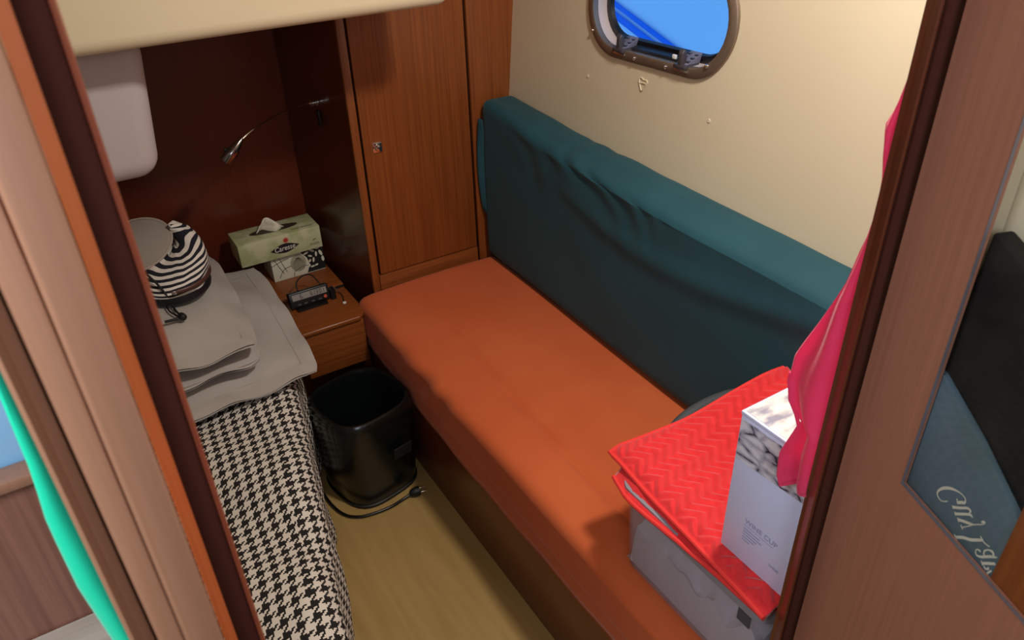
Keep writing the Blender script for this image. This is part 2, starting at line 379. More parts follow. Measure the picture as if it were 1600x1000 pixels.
# flat print on the front: black panel with white seeds, ivory poppy head, stems
pd = FY - 0.0004
def flat(pts, y=pd, t=0.0008): return prism([(x, y, z) for x, z in pts], (0, t, 0))
def ell(cx, cz, a, bb, rot=0, n=16): return [(cx + a * math.cos(q) * math.cos(rot) - bb * math.sin(q) * math.sin(rot), cz + a * math.cos(q) * math.sin(rot) + bb * math.sin(q) * math.cos(rot)) for q in [2 * PI * k / n for k in range(n)]]
pa = obj('print', flat([(0.560, Zb + 0.003), (0.6215, Zb + 0.003), (0.6215, 0.494), (0.545, 0.494), (0.566, 0.465), (0.572, 0.44)]), NAVY, t2, 'black printed corner with white seed shapes')
seeds = NB()
for (x, z, a, bb, r) in [(0.566, 0.482, 0.009, 0.0035, 0.3), (0.585, 0.485, 0.009, 0.0035, -0.5), (0.603, 0.488, 0.007, 0.003, -0.1), (0.577, 0.468, 0.007, 0.003, -0.4), (0.574, 0.452, 0.0055, 0.0032, 1.0), (0.586, 0.452, 0.0085, 0.0034, 1.4), (0.597, 0.470, 0.009, 0.0034, 1.5), (0.570, 0.435, 0.005, 0.003, 0.8), (0.580, 0.430, 0.007, 0.003, 0.1), (0.593, 0.432, 0.006, 0.003, 0.2), (0.612, 0.470, 0.011, 0.0045, 1.9), (0.6165, 0.448, 0.010, 0.0045, 1.65)]:
    prism([(p[0], pd - 0.0006, p[1]) for p in ell(x, z, a, bb, r)], (0, 0.0005, 0), bm=seeds)
obj('seeds', seeds, CR, pa)
POP = mat('poppy_taupe', lin(170, 162, 136), 0.6)
ph = obj('poppy_print', flat(ell(0.5365, 0.455, 0.0255, 0.030), pd - 0.0003), POP, t2, 'taupe striped poppy head print')
ln = NB()
for k in range(11):
    u = -0.9 + 0.18 * k; xs = 0.5365 + 0.0255 * u * 0.8
    tube([(0.5365 + 0.004 * u, pd - 0.0008, 0.474), (xs, pd - 0.0008, 0.455), (0.5365 + 0.017 * u, pd - 0.0008, 0.430)], 0.00035, 4, ln)
for pts in ([(0.478, 0.494), (0.490, 0.455), (0.497, 0.435)], [(0.462, 0.490), (0.476, 0.455), (0.486, 0.433)], [(0.470, 0.420), (0.487, 0.445), (0.512, 0.452)], [(0.452, 0.466), (0.480, 0.475), (0.508, 0.480)], [(0.516, 0.412), (0.522, 0.430), (0.552, 0.440), (0.566, 0.438)]):
    tube(catmull([(x, pd - 0.0008, z) for x, z in pts], 4), 0.0008, 4, ln)
obj('lines', ln, NAVY, t2, 'black drawn stems')

t1 = thing('tissue_box', 'pale green tissue box with a white tissue pulled out of its slot', 'tissue box', (0.49, 2.25, 0.498))
TY = 2.192
obj('carton', box(PX0, PX1, TY, 2.302, 0.4985, 0.572, 0.0012), TB, t1)
sl = [(0.49 + 0.076 * math.cos(q), 2.249 + 0.020 * math.sin(q), 0.5722) for q in [2 * PI * k / 28 for k in range(28)]]
so = obj('slot', prism(sl, (0, 0, 0.0006)), mat('slot_dark', lin(52, 44, 30), 0.6), t1, 'dark oval slot')
def tissue(u, v):
    a = (u - 0.5); h = v
    x = 0.478 + a * 0.085 * (1 - 0.25 * h) + 0.012 * h + 0.004 * nz(u * 4, v * 3, 1)
    y = 2.247 + 0.016 * math.sin(u * 7) * (1 - 0.6 * h) - 0.006 * h + 0.004 * nz(u * 5, v * 4, 5)
    z = 0.571 + 0.046 * h * max(0.05, (1 - (max(0, u - 0.30) / 0.70) ** 1.25)) * (0.75 + 0.25 * ss(0, 0.22, u)) + 0.003 * nz(u * 6, v * 2, 9)
    return (x, y, z)
TIS = mat('white_tissue', lin(226, 218, 200), 0.9)
solid(obj('tissue', grid(20, 8, tissue), TIS, t1, 'white tissue'), 0.003, 0)
# oval logo with the name, red round mark, small lines
td = TY - 0.0004
def leafpts(cx, cz, a, bb, rot): 
    P = []
    for k in range(12): t = k / 12; P.append((-a + 2 * a * t, bb * math.sin(PI * t)))
    for k in range(12): t = k / 12; P.append((a - 2 * a * t, -bb * math.sin(PI * t)))
    return [(cx + x * math.cos(rot) - z * math.sin(rot), cz + x * math.sin(rot) + z * math.cos(rot)) for x, z in P]
lg = obj('logo', prism([(x, td, z) for x, z in leafpts(0.500, 0.527, 0.046, 0.0155, 0.04)], (0, 0.0006, 0)), mat('plum_print', lin(36, 26, 36), 0.5), t1, 'dark pointed oval with white lettering')
obj('lettering', text_bm('Caresse', 0.0235, (0.4665, td - 0.0006, 0.5195), (1, 0, 0.03), (0, 0, 1), shear=0.15, sx=0.86), mat('white_print', lin(236, 232, 220), 0.5), lg, 'white name lettering')
rd = obj('red_mark', prism([(x, td, z) for x, z in ell(0.507, 0.552, 0.009, 0.009)], (0, 0.0006, 0)), mat('pale_red_print', lin(214, 120, 100), 0.5), t1, 'round pale red mark')
obj('red_ring', prism([(x, td - 0.0003, z) for x, z in ell(0.507, 0.552, 0.006, 0.006)], (0, 0.0005, 0)), mat('red_print', lin(170, 52, 44), 0.5), rd)
GRN = mat('green_print', lin(116, 124, 70), 0.5)
sm = NB()
for k in range(3): box(0.578, 0.609, td - 0.0002, td + 0.0003, 0.5125 + 0.003 * k, 0.5137 + 0.003 * k, bm=sm)
prism([(x, td - 0.0002, z) for x, z in leafpts(0.595, 0.530, 0.008, 0.002, 0.4)], (0, 0.0005, 0), bm=sm)
obj('small_print', sm, GRN, t1, 'small green print')
b = NB()
for k in range(14):
    if k != 5: box(0.536 + 0.0048 * k, 0.5398 + 0.0048 * k, 2.2085, 2.2125, 0.5722, 0.5726, bm=b)
    box(0.530 + 0.0050 * k, 0.5335 + 0.0050 * k, 2.2155, 2.2175, 0.5722, 0.5725, bm=b)
obj('top_print', b, GRN, t1, 'printed line of small lettering on the top')

# ------------------------------------------------------------------ clock
ck = thing('digital_clock', 'small black digital clock with display in front of the tissue boxes', 'clock', (0.505, 2.045, 0.4))
KB = mat('clock_black', lin(18, 18, 19), 0.35)
rotc = Matrix.Rotation(math.radians(-4), 3, 'Z')
tl = math.radians(20); UPV = Vector((0, math.sin(tl), math.cos(tl))); RTV = Vector((1, 0, 0)); FRN = RTV.cross(UPV)   # FRN points to the front
O = Vector((0.443, 2.020, 0.4012)); CW, CH = 0.124, 0.048
def cp(a, h, d=0.0): return O + RTV * a + UPV * h + FRN * d
b = prism([cp(0, 0), cp(CW, 0), cp(CW, CH), cp(0, CH)], -FRN * 0.024, 0.004, 3)
bmesh.ops.translate(b, vec=(0, 0, 0.0082), verts=b.verts); 
UPO = Vector((0, 0, 0.0082)); cbody = obj('case', b, KB, ck)
def cpf(a, h, d): return cp(a, h, d) + UPO
def cbox(a0, a1, h0, h1, d0, d1, bm=None): return prism([cpf(a0, h0, d0), cpf(a1, h0, d0), cpf(a1, h1, d0), cpf(a0, h1, d0)], FRN * (d1 - d0), bm=bm)
scn = obj('display', cbox(0.010, 0.116, 0.022, 0.040, 0.0, 0.0006), mat('lcd_grey', lin(150, 144, 138), 0.3), ck, 'grey liquid crystal display')
SEG = {'0': 'abcdef', '1': 'bc', '3': 'abgcd', '6': 'acdefg', '8': 'abcdefg'}
def digit(ch, a, h, wdt, hgt, bm):
    t = 0.0014
    S = {'a': (0, wdt, hgt - t, hgt), 'g': (0, wdt, hgt / 2 - t / 2, hgt / 2 + t / 2), 'd': (0, wdt, 0, t), 'f': (0, t, hgt / 2, hgt), 'e': (0, t, 0, hgt / 2), 'b': (wdt - t, wdt, hgt / 2, hgt), 'c': (wdt - t, wdt, 0, hgt / 2)}
    for s in SEG[ch]: x0, x1, y0, y1 = S[s]; cbox(a + x0, a + x1, h + y0, h + y1, 0.0006, 0.0010, bm)
LCDB = mat('lcd_black', lin(24, 22, 22), 0.5)
for ch, a, dot in (('6', 0.034, 0.043), ('6', 0.066, 0), ('1', 0.073, 0), ('3', 0.083, 0.0805), ('0', 0.094, 0), ('1', 0.102, 0)):
    b = NB(); digit(ch, a, 0.025, 0.0065, 0.0125, b)
    if dot: cbox(dot, dot + 0.0014, 0.025, 0.0264, 0.0006, 0.0010, b)
    obj('digit', b, LCDB, scn)
obj('button', lathe([(0.0052, 0), (0.0052, 0.001), (0.004, 0.002)], cpf(0.108, 0.011, 0), FRN, 16), mat('red_button', lin(206, 84, 60), 0.4), ck, 'round red button')
for a in (0.022, 0.042, 0.064, 0.086): obj('button', cbox(a, a + 0.010, 0.006, 0.010, 0.0, 0.0008), mat('grey_button', lin(70, 70, 70), 0.5), ck, 'small grey button')
obj('stand', box(0.458, 0.552, 2.006, 2.05, 0.4003, 0.408, 0.002), KB, ck)
cb = obj('cable', tube(catmull([(0.567, 2.05, 0.42), (0.585, 2.06, 0.425), (0.602, 2.045, 0.405), (0.603, 2.02, 0.4025), (0.598, 2.002, 0.4025), (0.594, 1.985, 0.4025)], 6), 0.0014, 6), BLACK, ck, 'thin black cable')
obj('cable_tip', lathe([(0.0045, 0), (0.006, 0.002), (0.0055, 0.004), (0.002, 0.005)], (0.5935, 1.981, 0.4003), (0, 0, 1), 10), WHITE, cb, 'white sensor tip')
obj('side_block', box(0.568, 0.584, 2.02, 2.05, 0.4003, 0.432, 0.003), KB, ck)
obj('loop', tube(catmull([(0.478, 2.05, 0.450), (0.484, 2.07, 0.466), (0.508, 2.085, 0.474), (0.535, 2.08, 0.472), (0.548, 2.05, 0.452)], 6), 0.0022, 6), BLACK, ck, 'black cord loop behind the case')

# ------------------------------------------------------------------ berth: base, mattress, duvet, pillows
def xe(y): return 0.330 + (y - 1.62) * 0.222           # outer edge of the berth, narrowing towards the door
bed = thing('berth', 'double berth along the left side under the houndstooth duvet', 'bed', (-0.3, 1.5, 0))
def foot(x0, dx, z0, z1, r, y0=0.86, y1=2.36):
    y1b = min(y1, 1.86); return plan([(x0, y0), (xe(y0) + dx, y0), (xe(y1b) + dx, y1b), (min(xe(y1b) + dx, 0.41), y1), (x0, y1)], z0, z1, r, 3)
obj('base', foot(0.03, -0.065, 0.0, 0.235, 0.004), W_DARK, bed)
obj('mattress', foot(0.03, -0.050, 0.24, 0.392, 0.03), mat('ticking', lin(190, 184, 174), 0.9), bed)
HT = bpy.data.materials.new('houndstooth_cotton'); HT.use_nodes = True
def hnode(op, a, bb=None):
    n = N(HT, 'ShaderNodeMath'); n.operation = op
    for i, v in enumerate((a, bb)):
        if v is None: continue
        if isinstance(v, (int, float)): n.inputs[i].default_value = v
        else: LK(HT, v, n.inputs[i])
    return n.outputs[0]
uvn = N(HT, 'ShaderNodeUVMap'); sp = N(HT, 'ShaderNodeSeparateXYZ'); LK(HT, uvn.outputs[0], sp.inputs[0])
fi = hnode('FLOOR', sp.outputs[0]); fj = hnode('FLOOR', sp.outputs[1])
wa = hnode('LESS_THAN', hnode('MODULO', hnode('ADD', fi, 8000), 8), 3.5); we = hnode('LESS_THAN', hnode('MODULO', hnode('ADD', fj, 8000), 8), 3.5)
tw = hnode('LESS_THAN', hnode('MODULO', hnode('ADD', hnode('SUBTRACT', fi, fj), 8000), 4), 1.5)
val = hnode('ADD', hnode('MULTIPLY', tw, wa), hnode('MULTIPLY', hnode('SUBTRACT', 1, tw), we))
mixc = N(HT, 'ShaderNodeMix'); mixc.data_type = 'RGBA'; LK(HT, val, mixc.inputs[0]); mixc.inputs[6].default_value = lin(220, 210, 198); mixc.inputs[7].default_value = lin(22, 15, 15)
hp = HT.node_tree.nodes['Principled BSDF']; LK(HT, mixc.outputs[2], hp.inputs['Base Color']); hp.inputs['Roughness'].default_value = 0.85
DX0, DY0, DY1 = -0.42, 0.84, 1.86
def duvet_pt(u, v):
    y = lerp(DY0, DY1, v); e = xe(y) + 0.006 * math.sin(y * 19) + 0.010 * nz(y * 4, 3)
    r = 0.055; top = e - r - DX0; arc = r * PI / 2; drop = 0.30; s = u * (top + arc + drop)
    s2 = s - 0.40; wr_ = 0.014 * nz((s2 * 0.9 + y * 0.8) * 5.0, (y - s2) * 1.2, 2) + 0.006 * math.sin((s2 * 0.75 + y * 0.5) * 32 + 3 * nz(s2 * 3, y * 3, 4)) * ss(0.9, 1.5, y + s2)
    if s < top: x, z = DX0 + s, 0.425
    elif s < top + arc: a = (s - top) / r; x, z = e - r + r * math.sin(a), 0.425 - r + r * math.cos(a)
    else: q = s - top - arc; x, z = e + 0.010 * math.sin(y * 23) * q / drop, 0.425 - r - q
    fade = ss(1.86, 1.70, y)
    z += wr_ * fade + 0.012 * ss(0.40, 0.65, s) * ss(1.5, 1.2, y) * (1 if s < top else 0.6)
    if s > top: x += wr_ * 0.6
    return (x, y, z)
TH = 0.0033
def duvet_uv(u, v):
    y = lerp(DY0, DY1, v); top = xe(y) - 0.055 - DX0; s = u * (top + 0.0864 + 0.30)
    return ((s - xe(y) * 0.55) / TH, (y - 0.10 * s) / TH)
dv = obj('duvet', grid(170, 150, duvet_pt, duvet_uv), HT, at=(0.15, 1.3, 0.12)); tag(dv, 'black and white houndstooth duvet spread over the berth', 'duvet'); solid(dv, 0.010)

PIL = vary(mat('taupe_grey_cotton', lin(176, 166, 158), 0.9, sheen=0.2), lin(168, 158, 150), lin(180, 171, 164), (6, 6, 6), bump=0.10, bscale=(400, 400, 400), dist=0.0006)
def pillow(name, label, bl, br, tr, tl, th, fl, seed, droop=0.0, amp=0.006, n=44):
    bl, br, tr, tl = map(Vector, (bl, br, tr, tl)); nrm = ((br - bl).cross(tl - bl)).normalized()
    def base(u, v): return bl * (1 - u) * (1 - v) + br * u * (1 - v) + tr * u * v + tl * (1 - u) * v
    wdt = (br - bl).length; hgt = (tl - bl).length; fu, fv = fl / wdt, fl / hgt
    def h(u, v):
        a = min(u, 1 - u) - fu; c = min(v, 1 - v) - fv
        if a <= 0 or c <= 0: return 0.003
        return 0.003 + th * (1 - (1 - min(1, a / 0.36)) ** 2.4) ** 0.62 * (1 - (1 - min(1, c / 0.36)) ** 2.4) ** 0.62
    def rnd(u, v):   # rounded, slightly scalloped outline
        U, V = u * 2 - 1, v * 2 - 1
        U2 = U * (1 - 0.035 * V * V * abs(U)); V2 = V * (1 - 0.035 * U * U * abs(V))
        if abs(U) > 0.86 and abs(V) > 0.86:
            k = 1 - 0.03 * ((abs(U) - 0.86) / 0.14) * ((abs(V) - 0.86) / 0.14); U2 *= k; V2 *= k
        return (U2 + 1) / 2, (V2 + 1) / 2
    b = NB()
    for sgn in (1, -0.55):
        def f(u, v):
            p, q = rnd(u, v); P_ = base(p, q)
            edge = min(min(u, 1 - u) / max(fu, .05), min(v, 1 - v) / max(fv, .05))
            wv = amp * (nz(u * 5 + seed, v * 5, seed) + 0.5 * nz(u * 11 + seed, v * 4, seed + 3)) * (1 if sgn > 0 else 0.4)
            fl_ = 0.006 * math.sin((u + v) * 21 + seed) * (1 - min(1, edge))
            return P_ + nrm * (sgn * h(u, v) + (wv if h(u, v) > 0.01 else wv * 0.5) + fl_) - Vector((0, 0, droop * (1 - min(1, edge)) ** 1.5))
        grid(n, n, f, bm=b)
    bmesh.ops.remove_doubles(b, verts=b.verts, dist=0.0012)
    c = (bl + br + tr + tl) / 4
    o = obj(name, b, PIL, at=(c.x, c.y, min(bl.z, tr.z))); tag(o, label, 'pillow', 'grey pillows at the head of the berth')
    # stitched line of the flange
    st = NB(); ring_ = []
    for (a0, c0, a1, c1) in ((fu, fv, 1 - fu, fv), (1 - fu, fv, 1 - fu, 1 - fv), (1 - fu, 1 - fv, fu, 1 - fv), (fu, 1 - fv, fu, fv)):
        for k in range(16):
            u, v = lerp(a0, a1, k / 16), lerp(c0, c1, k / 16); p, q = rnd(u, v); wv = 0.5 * amp * (nz(u * 5 + seed, v * 5, seed) + 0.5 * nz(u * 11 + seed, v * 4, seed + 3))
            ring_.append(base(p, q) + nrm * (0.0042 + wv))
    tube(ring_, 0.0011, 5, st, closed=True)
    obj('seam', st, PIL, o); return o
pillow('pillow', 'large grey pillow lowest of the stack, its flanged corner nearest the black bin', (-0.20, 1.575, 0.468), (0.402, 1.600, 0.462), (0.402, 2.15, 0.530), (-0.20, 2.15, 0.500), 0.034, 0.042, 1.3, 0.008, 0.013)
pillow('pillow', 'thin grey pillow sandwiched in the middle of the stack', (-0.24, 1.606, 0.530), (0.276, 1.622, 0.526), (0.282, 2.15, 0.556), (-0.24, 2.15, 0.552), 0.034, 0.004, 4.1, 0.0, 0.004)
pillow('pillow', 'grey pillow on top of the stack carrying the striped cap', (-0.28, 1.610, 0.598), (0.270, 1.597, 0.594), (0.290, 2.17, 0.600), (-0.28, 2.17, 0.606), 0.044, 0.034, 7.7, 0.010, 0.010)

# ------------------------------------------------------------------ striped cap
cap = thing('cap', 'navy and white striped cap with a grey brim on the top pillow', 'cap', (0.13, 1.93, 0.634))
ST = bpy.data.materials.new('striped_cotton'); ST.use_nodes = True; sp_ = ST.node_tree.nodes['Principled BSDF']; sp_.inputs['Roughness'].default_value = 0.85
u_ = N(ST, 'ShaderNodeUVMap'); s_ = N(ST, 'ShaderNodeSeparateXYZ'); LK(ST, u_.outputs[0], s_.inputs[0])
fr_ = N(ST, 'ShaderNodeMath'); fr_.operation = 'FRACT'; LK(ST, s_.outputs[1], fr_.inputs[0])
lt_ = N(ST, 'ShaderNodeMath'); lt_.operation = 'LESS_THAN'; LK(ST, fr_.outputs[0], lt_.inputs[0]); lt_.inputs[1].default_value = 0.5
mc = N(ST, 'ShaderNodeMix'); mc.data_type = 'RGBA'; LK(ST, lt_.outputs[0], mc.inputs[0]); mc.inputs[6].default_value = lin(228, 218, 208); mc.inputs[7].default_value = lin(24, 22, 36); LK(ST, mc.outputs[2], sp_.inputs['Base Color'])
CX, CY, CZ = 0.140, 1.895, 0.640
def crown(u, v):
    a = 2 * PI * u; h = v
    rr = max(0.0, 1 - max(0, (h - 0.18) / 0.82) ** 2.6) ** 0.5 if h > 0.18 else 1.0
    rr *= 1 + 0.05 * math.sin(3 * a + 5 * h) * (0.3 + h) + 0.06 * nz(math.cos(a) * 2, math.sin(a) * 2, h * 3)
    x = 0.088 * rr * math.cos(a); y = 0.100 * rr * math.sin(a); z = 0.092 * h * (1 + 0.30 * math.cos(a - 0.7)) + 0.008 * nz(math.cos(a) * 3, math.sin(a) * 3, 7) * h
    return (CX + x + 0.035 * h, CY + y + 0.070 * h, CZ + 0.012 + z)
b = grid(64, 28, crown, lambda u, v: (u, 9.0 * v + 0.8 * ss(0.2, 0.9, v) * math.sin(2 * PI * u + 0.6) + 0.5 * ss(0.4, 1, v) * math.sin(6 * PI * u))); bmesh.ops.remove_doubles(b, verts=b.verts, dist=1e-4)
solid(obj('crown', b, ST, cap), 0.003)
rimp = [(CX + 0.0895 * math.cos(a), CY + 0.1015 * math.sin(a), CZ + 0.007) for a in [2 * PI * k / 48 for k in range(48)]]
b = NB()
va = [[b.verts.new((CX + (0.0895 + d) * math.cos(a), CY + (0.1015 + d) * math.sin(a), CZ + z)) for a in [2 * PI * k / 48 for k in range(48)]] for d, z in ((-0.006, 0.0), (0.001, 0.001), (0.003, 0.009), (0.001, 0.018), (-0.004, 0.018))]
for A, B in zip(va, va[1:]):
    for k in range(48): b.faces.new((A[k], A[(k + 1) % 48], B[(k + 1) % 48], B[k]))
obj('band', b, mat('navy_lining', lin(18, 18, 26), 0.5), cap, 'dark navy lower band')
def arcband(a0, a1, z0, z1, d, n=20):
    b = NB(); rows = []
    for k in range(n + 1):
        a = lerp(a0, a1, k / n); rows.append([b.verts.new((CX + (0.090 + d) * math.cos(a), CY + (0.102 + d) * math.sin(a), CZ + z)) for z in (z0, z1)])
    for A, B in zip(rows, rows[1:]): b.faces.new((A[0], B[0], B[1], A[1]))
    return b
LEA = mat('brown_leather', lin(84, 50, 42), 0.45)
so_ = obj('strap', arcband(-1.75, -0.2, 0.031, 0.042, 0.0045), LEA, cap, 'brown leather strap'); solid(so_, 0.003)
a_ = -1.68; obj('rivet', lathe([(0.0055, 0), (0.0055, 0.001), (0.003, 0.0028)], (CX + 0.096 * math.cos(a_), CY + 0.108 * math.sin(a_), CZ + 0.0365), (math.cos(a_), math.sin(a_), 0), 14), CHROME, so_, 'silver rivet')
# grey brim: rounded plate tilted against the crown on the left
BR = mat('grey_twill', lin(150, 138, 128), 0.85)
bc = Vector((0.088, 1.975, 0.738)); bn = Vector((-0.22, -0.46, 0.86)).normalized(); bu = Vector((1, 0, 0.22)); bu = (bu - bn * bu.dot(bn)).normalized(); bv = bn.cross(bu)
def brim(u, v):
    a = 2 * PI * u; r = v; return bc + bu * (0.090 * r * math.cos(a)) + bv * (0.078 * r * math.sin(a)) + bn * (0.016 * (1 - r * r))
b = grid(48, 10, brim); bmesh.ops.remove_doubles(b, verts=b.verts, dist=1e-4); bo = obj('brim', b, BR, cap, 'grey rounded brim'); solid(bo, 0.005)
obj('brim_edge', tube([brim(k / 48, 1) - bn * 0.002 for k in range(48)], 0.0034, 8, closed=True), mat('grey_piping', lin(166, 152, 140), 0.8), bo, 'pale piping round the brim')
CO = mat('black_cord', lin(12, 12, 12), 0.6)
cd_ = obj('cord', tube(catmull([(0.083, 1.868, 0.712), (0.100, 1.838, 0.690), (0.112, 1.812, 0.665), (0.117, 1.803, 0.648), (0.118, 1.785, 0.6375), (0.120, 1.757, 0.6405), (0.125, 1.730, 0.6415)], 6), 0.0027, 8), CO, cap, 'black cord')
obj('cord_end', tube(catmull([(0.104, 1.800, 0.640), (0.107, 1.768, 0.640), (0.120, 1.732, 0.6415)], 6), 0.0022, 8), CO, cd_)
tg = obj('toggle', lathe([(0.004, 0), (0.008, 0.003), (0.009, 0.012), (0.008, 0.018), (0.004, 0.021)], (0.123, 1.735, 0.6435), (0.25, -0.9, 0.0), 12), CO, cap, 'black cord toggle')
obj('toggle_tail', tube([(0.116, 1.722, 0.6425), (0.100, 1.722, 0.643), (0.086, 1.724, 0.643)], 0.0035, 8), CO, tg)

cap.location.z += 0.011

# ------------------------------------------------------------------ black bin-shaped appliance
bn_ = thing('bin', 'glossy black bin shaped appliance with a power cable between berth and settee', 'bin', (0.475, 1.665, 0))
BG = mat('glossy_black_green', lin(10, 16, 15), 0.25, coat=0.3)
def sq(a, n): c, s = math.cos(a), math.sin(a); k = (abs(c) ** n + abs(s) ** n) ** (-1 / n); return c * k, s * k
BRot = math.radians(12)
def binring(hw, hd, z, n=3.2, seg=48):
    out = []
    for k in range(seg):
        x, y = sq(2 * PI * k / seg, n); x *= hw; y *= hd
        out.append((0.491 + x * math.cos(BRot) - y * math.sin(BRot), 1.657 + x * math.sin(BRot) + y * math.cos(BRot), z))
    return out
def loft(rings, bm=None, capa=False, capb=False):
    b = bm or NB(); V = [[b.verts.new(p) for p in r] for r in rings]; n = len(V[0])
    for A, B in zip(V, V[1:]):
        for k in range(n): b.faces.new((A[k], A[(k + 1) % n], B[(k + 1) % n], B[k]))
    if capa: b.faces.new(V[0][::-1])
    if capb: b.faces.new(V[-1])
    return b
sh = loft([binring(0.1053, 0.1053, 0.004), binring(0.1139, 0.1139, 0.010), binring(0.1193, 0.1193, 0.08), binring(0.1258, 0.1258, 0.22), binring(0.1279, 0.1279, 0.272), binring(0.1247, 0.1247, 0.292), binring(0.1182, 0.1182, 0.300), binring(0.1107, 0.1107, 0.298), binring(0.1064, 0.1064, 0.285), binring(0.1011, 0.1011, 0.10), binring(0.0946, 0.0946, 0.055)], capa=True, capb=True)
obj('body', sh, BG, bn_)
obj('base_ring', loft([binring(0.109, 0.109, 0.0005), binring(0.1165, 0.1165, 0.001), binring(0.1175, 0.1175, 0.010), binring(0.114, 0.114, 0.012)], capa=True), BLACK, bn_)
obj('recess', prism([Vector(p) for p in [(0.519, 1.525, 0.150), (0.574, 1.537, 0.150), (0.5765, 1.5325, 0.190), (0.520, 1.5205, 0.190)]], (0.002, -0.004, 0), 0.001), mat('matt_black', lin(6, 7, 7), 0.7), bn_, 'matt black grip recess')
cbp = catmull([(0.342, 1.72, 0.006), (0.345, 1.62, 0.006), (0.362, 1.555, 0.006), (0.395, 1.522, 0.006), (0.440, 1.510, 0.006), (0.485, 1.508, 0.006), (0.520, 1.514, 0.006), (0.547, 1.517, 0.009)], 8)
cbl = obj('power_cable', tube(cbp, 0.0042, 10), mat('black_rubber', lin(14, 14, 14), 0.3), bn_, 'black power cable')
pl = obj('plug', lathe([(0.006, 0), (0.011, 0.006), (0.014, 0.018), (0.014, 0.028), (0.010, 0.030)], (0.547, 1.516, 0.0145), (1, -0.12, 0.0), 16), BLACK, bn_, 'black two pin plug')
for s in (-1, 1): obj('pin', lathe([(0.0022, 0), (0.0022, 0.018), (0.001, 0.019)], (0.5765, 1.5125 + s * 0.0085, 0.0145), (1, -0.12, 0), 10), CHROME, pl, 'metal pin')

# ------------------------------------------------------------------ settee: base, seat cushion, backrest cushion
be = thing('settee_base', 'mahogany plinth under the orange seat cushion', 'bench', (0.9, 1.2, 0))
obj('front_panel', box(0.632, 0.650, 0.40, 1.972, 0.0, 0.296, 0.002), W_CABY, be)
obj('seat_board', box(0.652, 1.135, 0.40, 1.972, 0.272, 0.296, 0.002), W_CABY, be)
obj('end_panel', box(0.652, 1.10, 0.402, 0.42, 0.0, 0.270, 0.001), W_CAB, be)
ORA = vary(mat('orange_cotton', lin(202, 94, 46), 0.85, sheen=0.12), lin(196, 88, 40), lin(206, 99, 51), (5, 5, 5), bump=0.12, bscale=(500, 500, 500), dist=0.0005)
def cushion_grid(x0, x1, y0, y1, z0, z1, r, nx, ny, nzv, disp):
    """rounded box made of a closed, evenly gridded surface; disp(p, n) moves points"""
    b = NB(); bmesh.ops.create_cube(b, size=2)
    sx_, sy_, sz_ = (x1 - x0) / 2, (y1 - y0) / 2, (z1 - z0) / 2
    cx, cy, cz = (x0 + x1) / 2, (y0 + y1) / 2, (z0 + z1) / 2
    b.free(); b = NB(); cache = {}
    def vert(i, j, k):
        key = (i, j, k)
        if key in cache: return cache[key]
        p = Vector((lerp(x0, x1, i / nx), lerp(y0, y1, j / ny), lerp(z0, z1, k / nzv)))
        q = Vector((min(max(p.x, x0 + r), x1 - r), min(max(p.y, y0 + r), y1 - r), min(max(p.z, z0 + r), z1 - r)))
        d = p - q; n = d.normalized() if d.length > 1e-6 else Vector((0, 0, 1))
        ins = min(r, max(abs(d.x), abs(d.y), abs(d.z)))
        p2 = q + n * ins
        p2 = disp(p2, n); cache[key] = b.verts.new(p2); return cache[key]
    for i in range(nx):
        for j in range(ny):
            for k, fl in ((0, 1), (nzv, 0)): b.faces.new([vert(*t) for t in ((i, j, k), (i + 1, j, k), (i + 1, j + 1, k), (i, j + 1, k))])
    for i in range(nx):
        for k in range(nzv):
            for j in (0, ny): b.faces.new([vert(*t) for t in ((i, j, k), (i + 1, j, k), (i + 1, j, k + 1), (i, j, k + 1))])
    for j in range(ny):
        for k in range(nzv):
            for i in (0, nx): b.faces.new([vert(*t) for t in ((i, j, k), (i, j + 1, k), (i, j + 1, k + 1), (i, j, k + 1))])
    return b
def seat_disp(p, n):
    x, y, z = p; q = Vector(p)
    top = ss(0.36, 0.415, z)
    cr = interp([(0.4, 0.742), (0.93, 0.748), (1.35, 0.764), (1.75, 0.785)], y) + 0.004 * nz(y * 6, 1)
    q.z -= top * 0.0085 * math.exp(-((x - cr) / 0.009) ** 2) * ss(1.80, 1.55, y)
    q.z += top * (0.003 * nz(x * 5, y * 3, 2) + 0.006 * math.exp(-((x - 0.9) / 0.14) ** 2) - 0.006 * ss(0.68, 0.62, x))
    q.z -= 0.012 * ss(0.2, 0.0, y - 1.75) * 0 
    # puckers along the front edge
    fr1 = ss(0.70, 0.63, x)
    q.x += fr1 * (0.004 * math.sin(y * 46 + z * 30 + 4 * nz(y * 4, z * 4, 8)) * ss(1.25, 1.45, y) * ss(1.75, 1.6, y) + 0.003 * nz(y * 5, z * 7, 3)) - fr1 * 0.006 * ss(0.42, 0.30, z) 
    q.z += ss(0.40, 0.27, z) * 0.004 * math.sin(y * 5.0) * fr1
    return q
sc_o = obj('seat_cushion', cushion_grid(0.624, 1.118, 0.402, 1.968, 0.2985, 0.422, 0.026, 48, 150, 14, seat_disp), ORA, at=(0.86, 1.2, 0.298)); tag(sc_o, 'long orange fitted seat cushion on the settee base', 'cushion')
sk = obj('cover_hem', grid(120, 4, lambda u, v: (0.6285 + 0.0012 * math.sin(u * 40) * v, lerp(0.405, 1.960, u), lerp(0.33, interp([(0, 0.255), (0.3, 0.248), (0.55, 0.240), (0.7, 0.246), (1, 0.275)], u), v))), ORA, sc_o, 'lower hem of the loose cover'); solid(sk, 0.003)

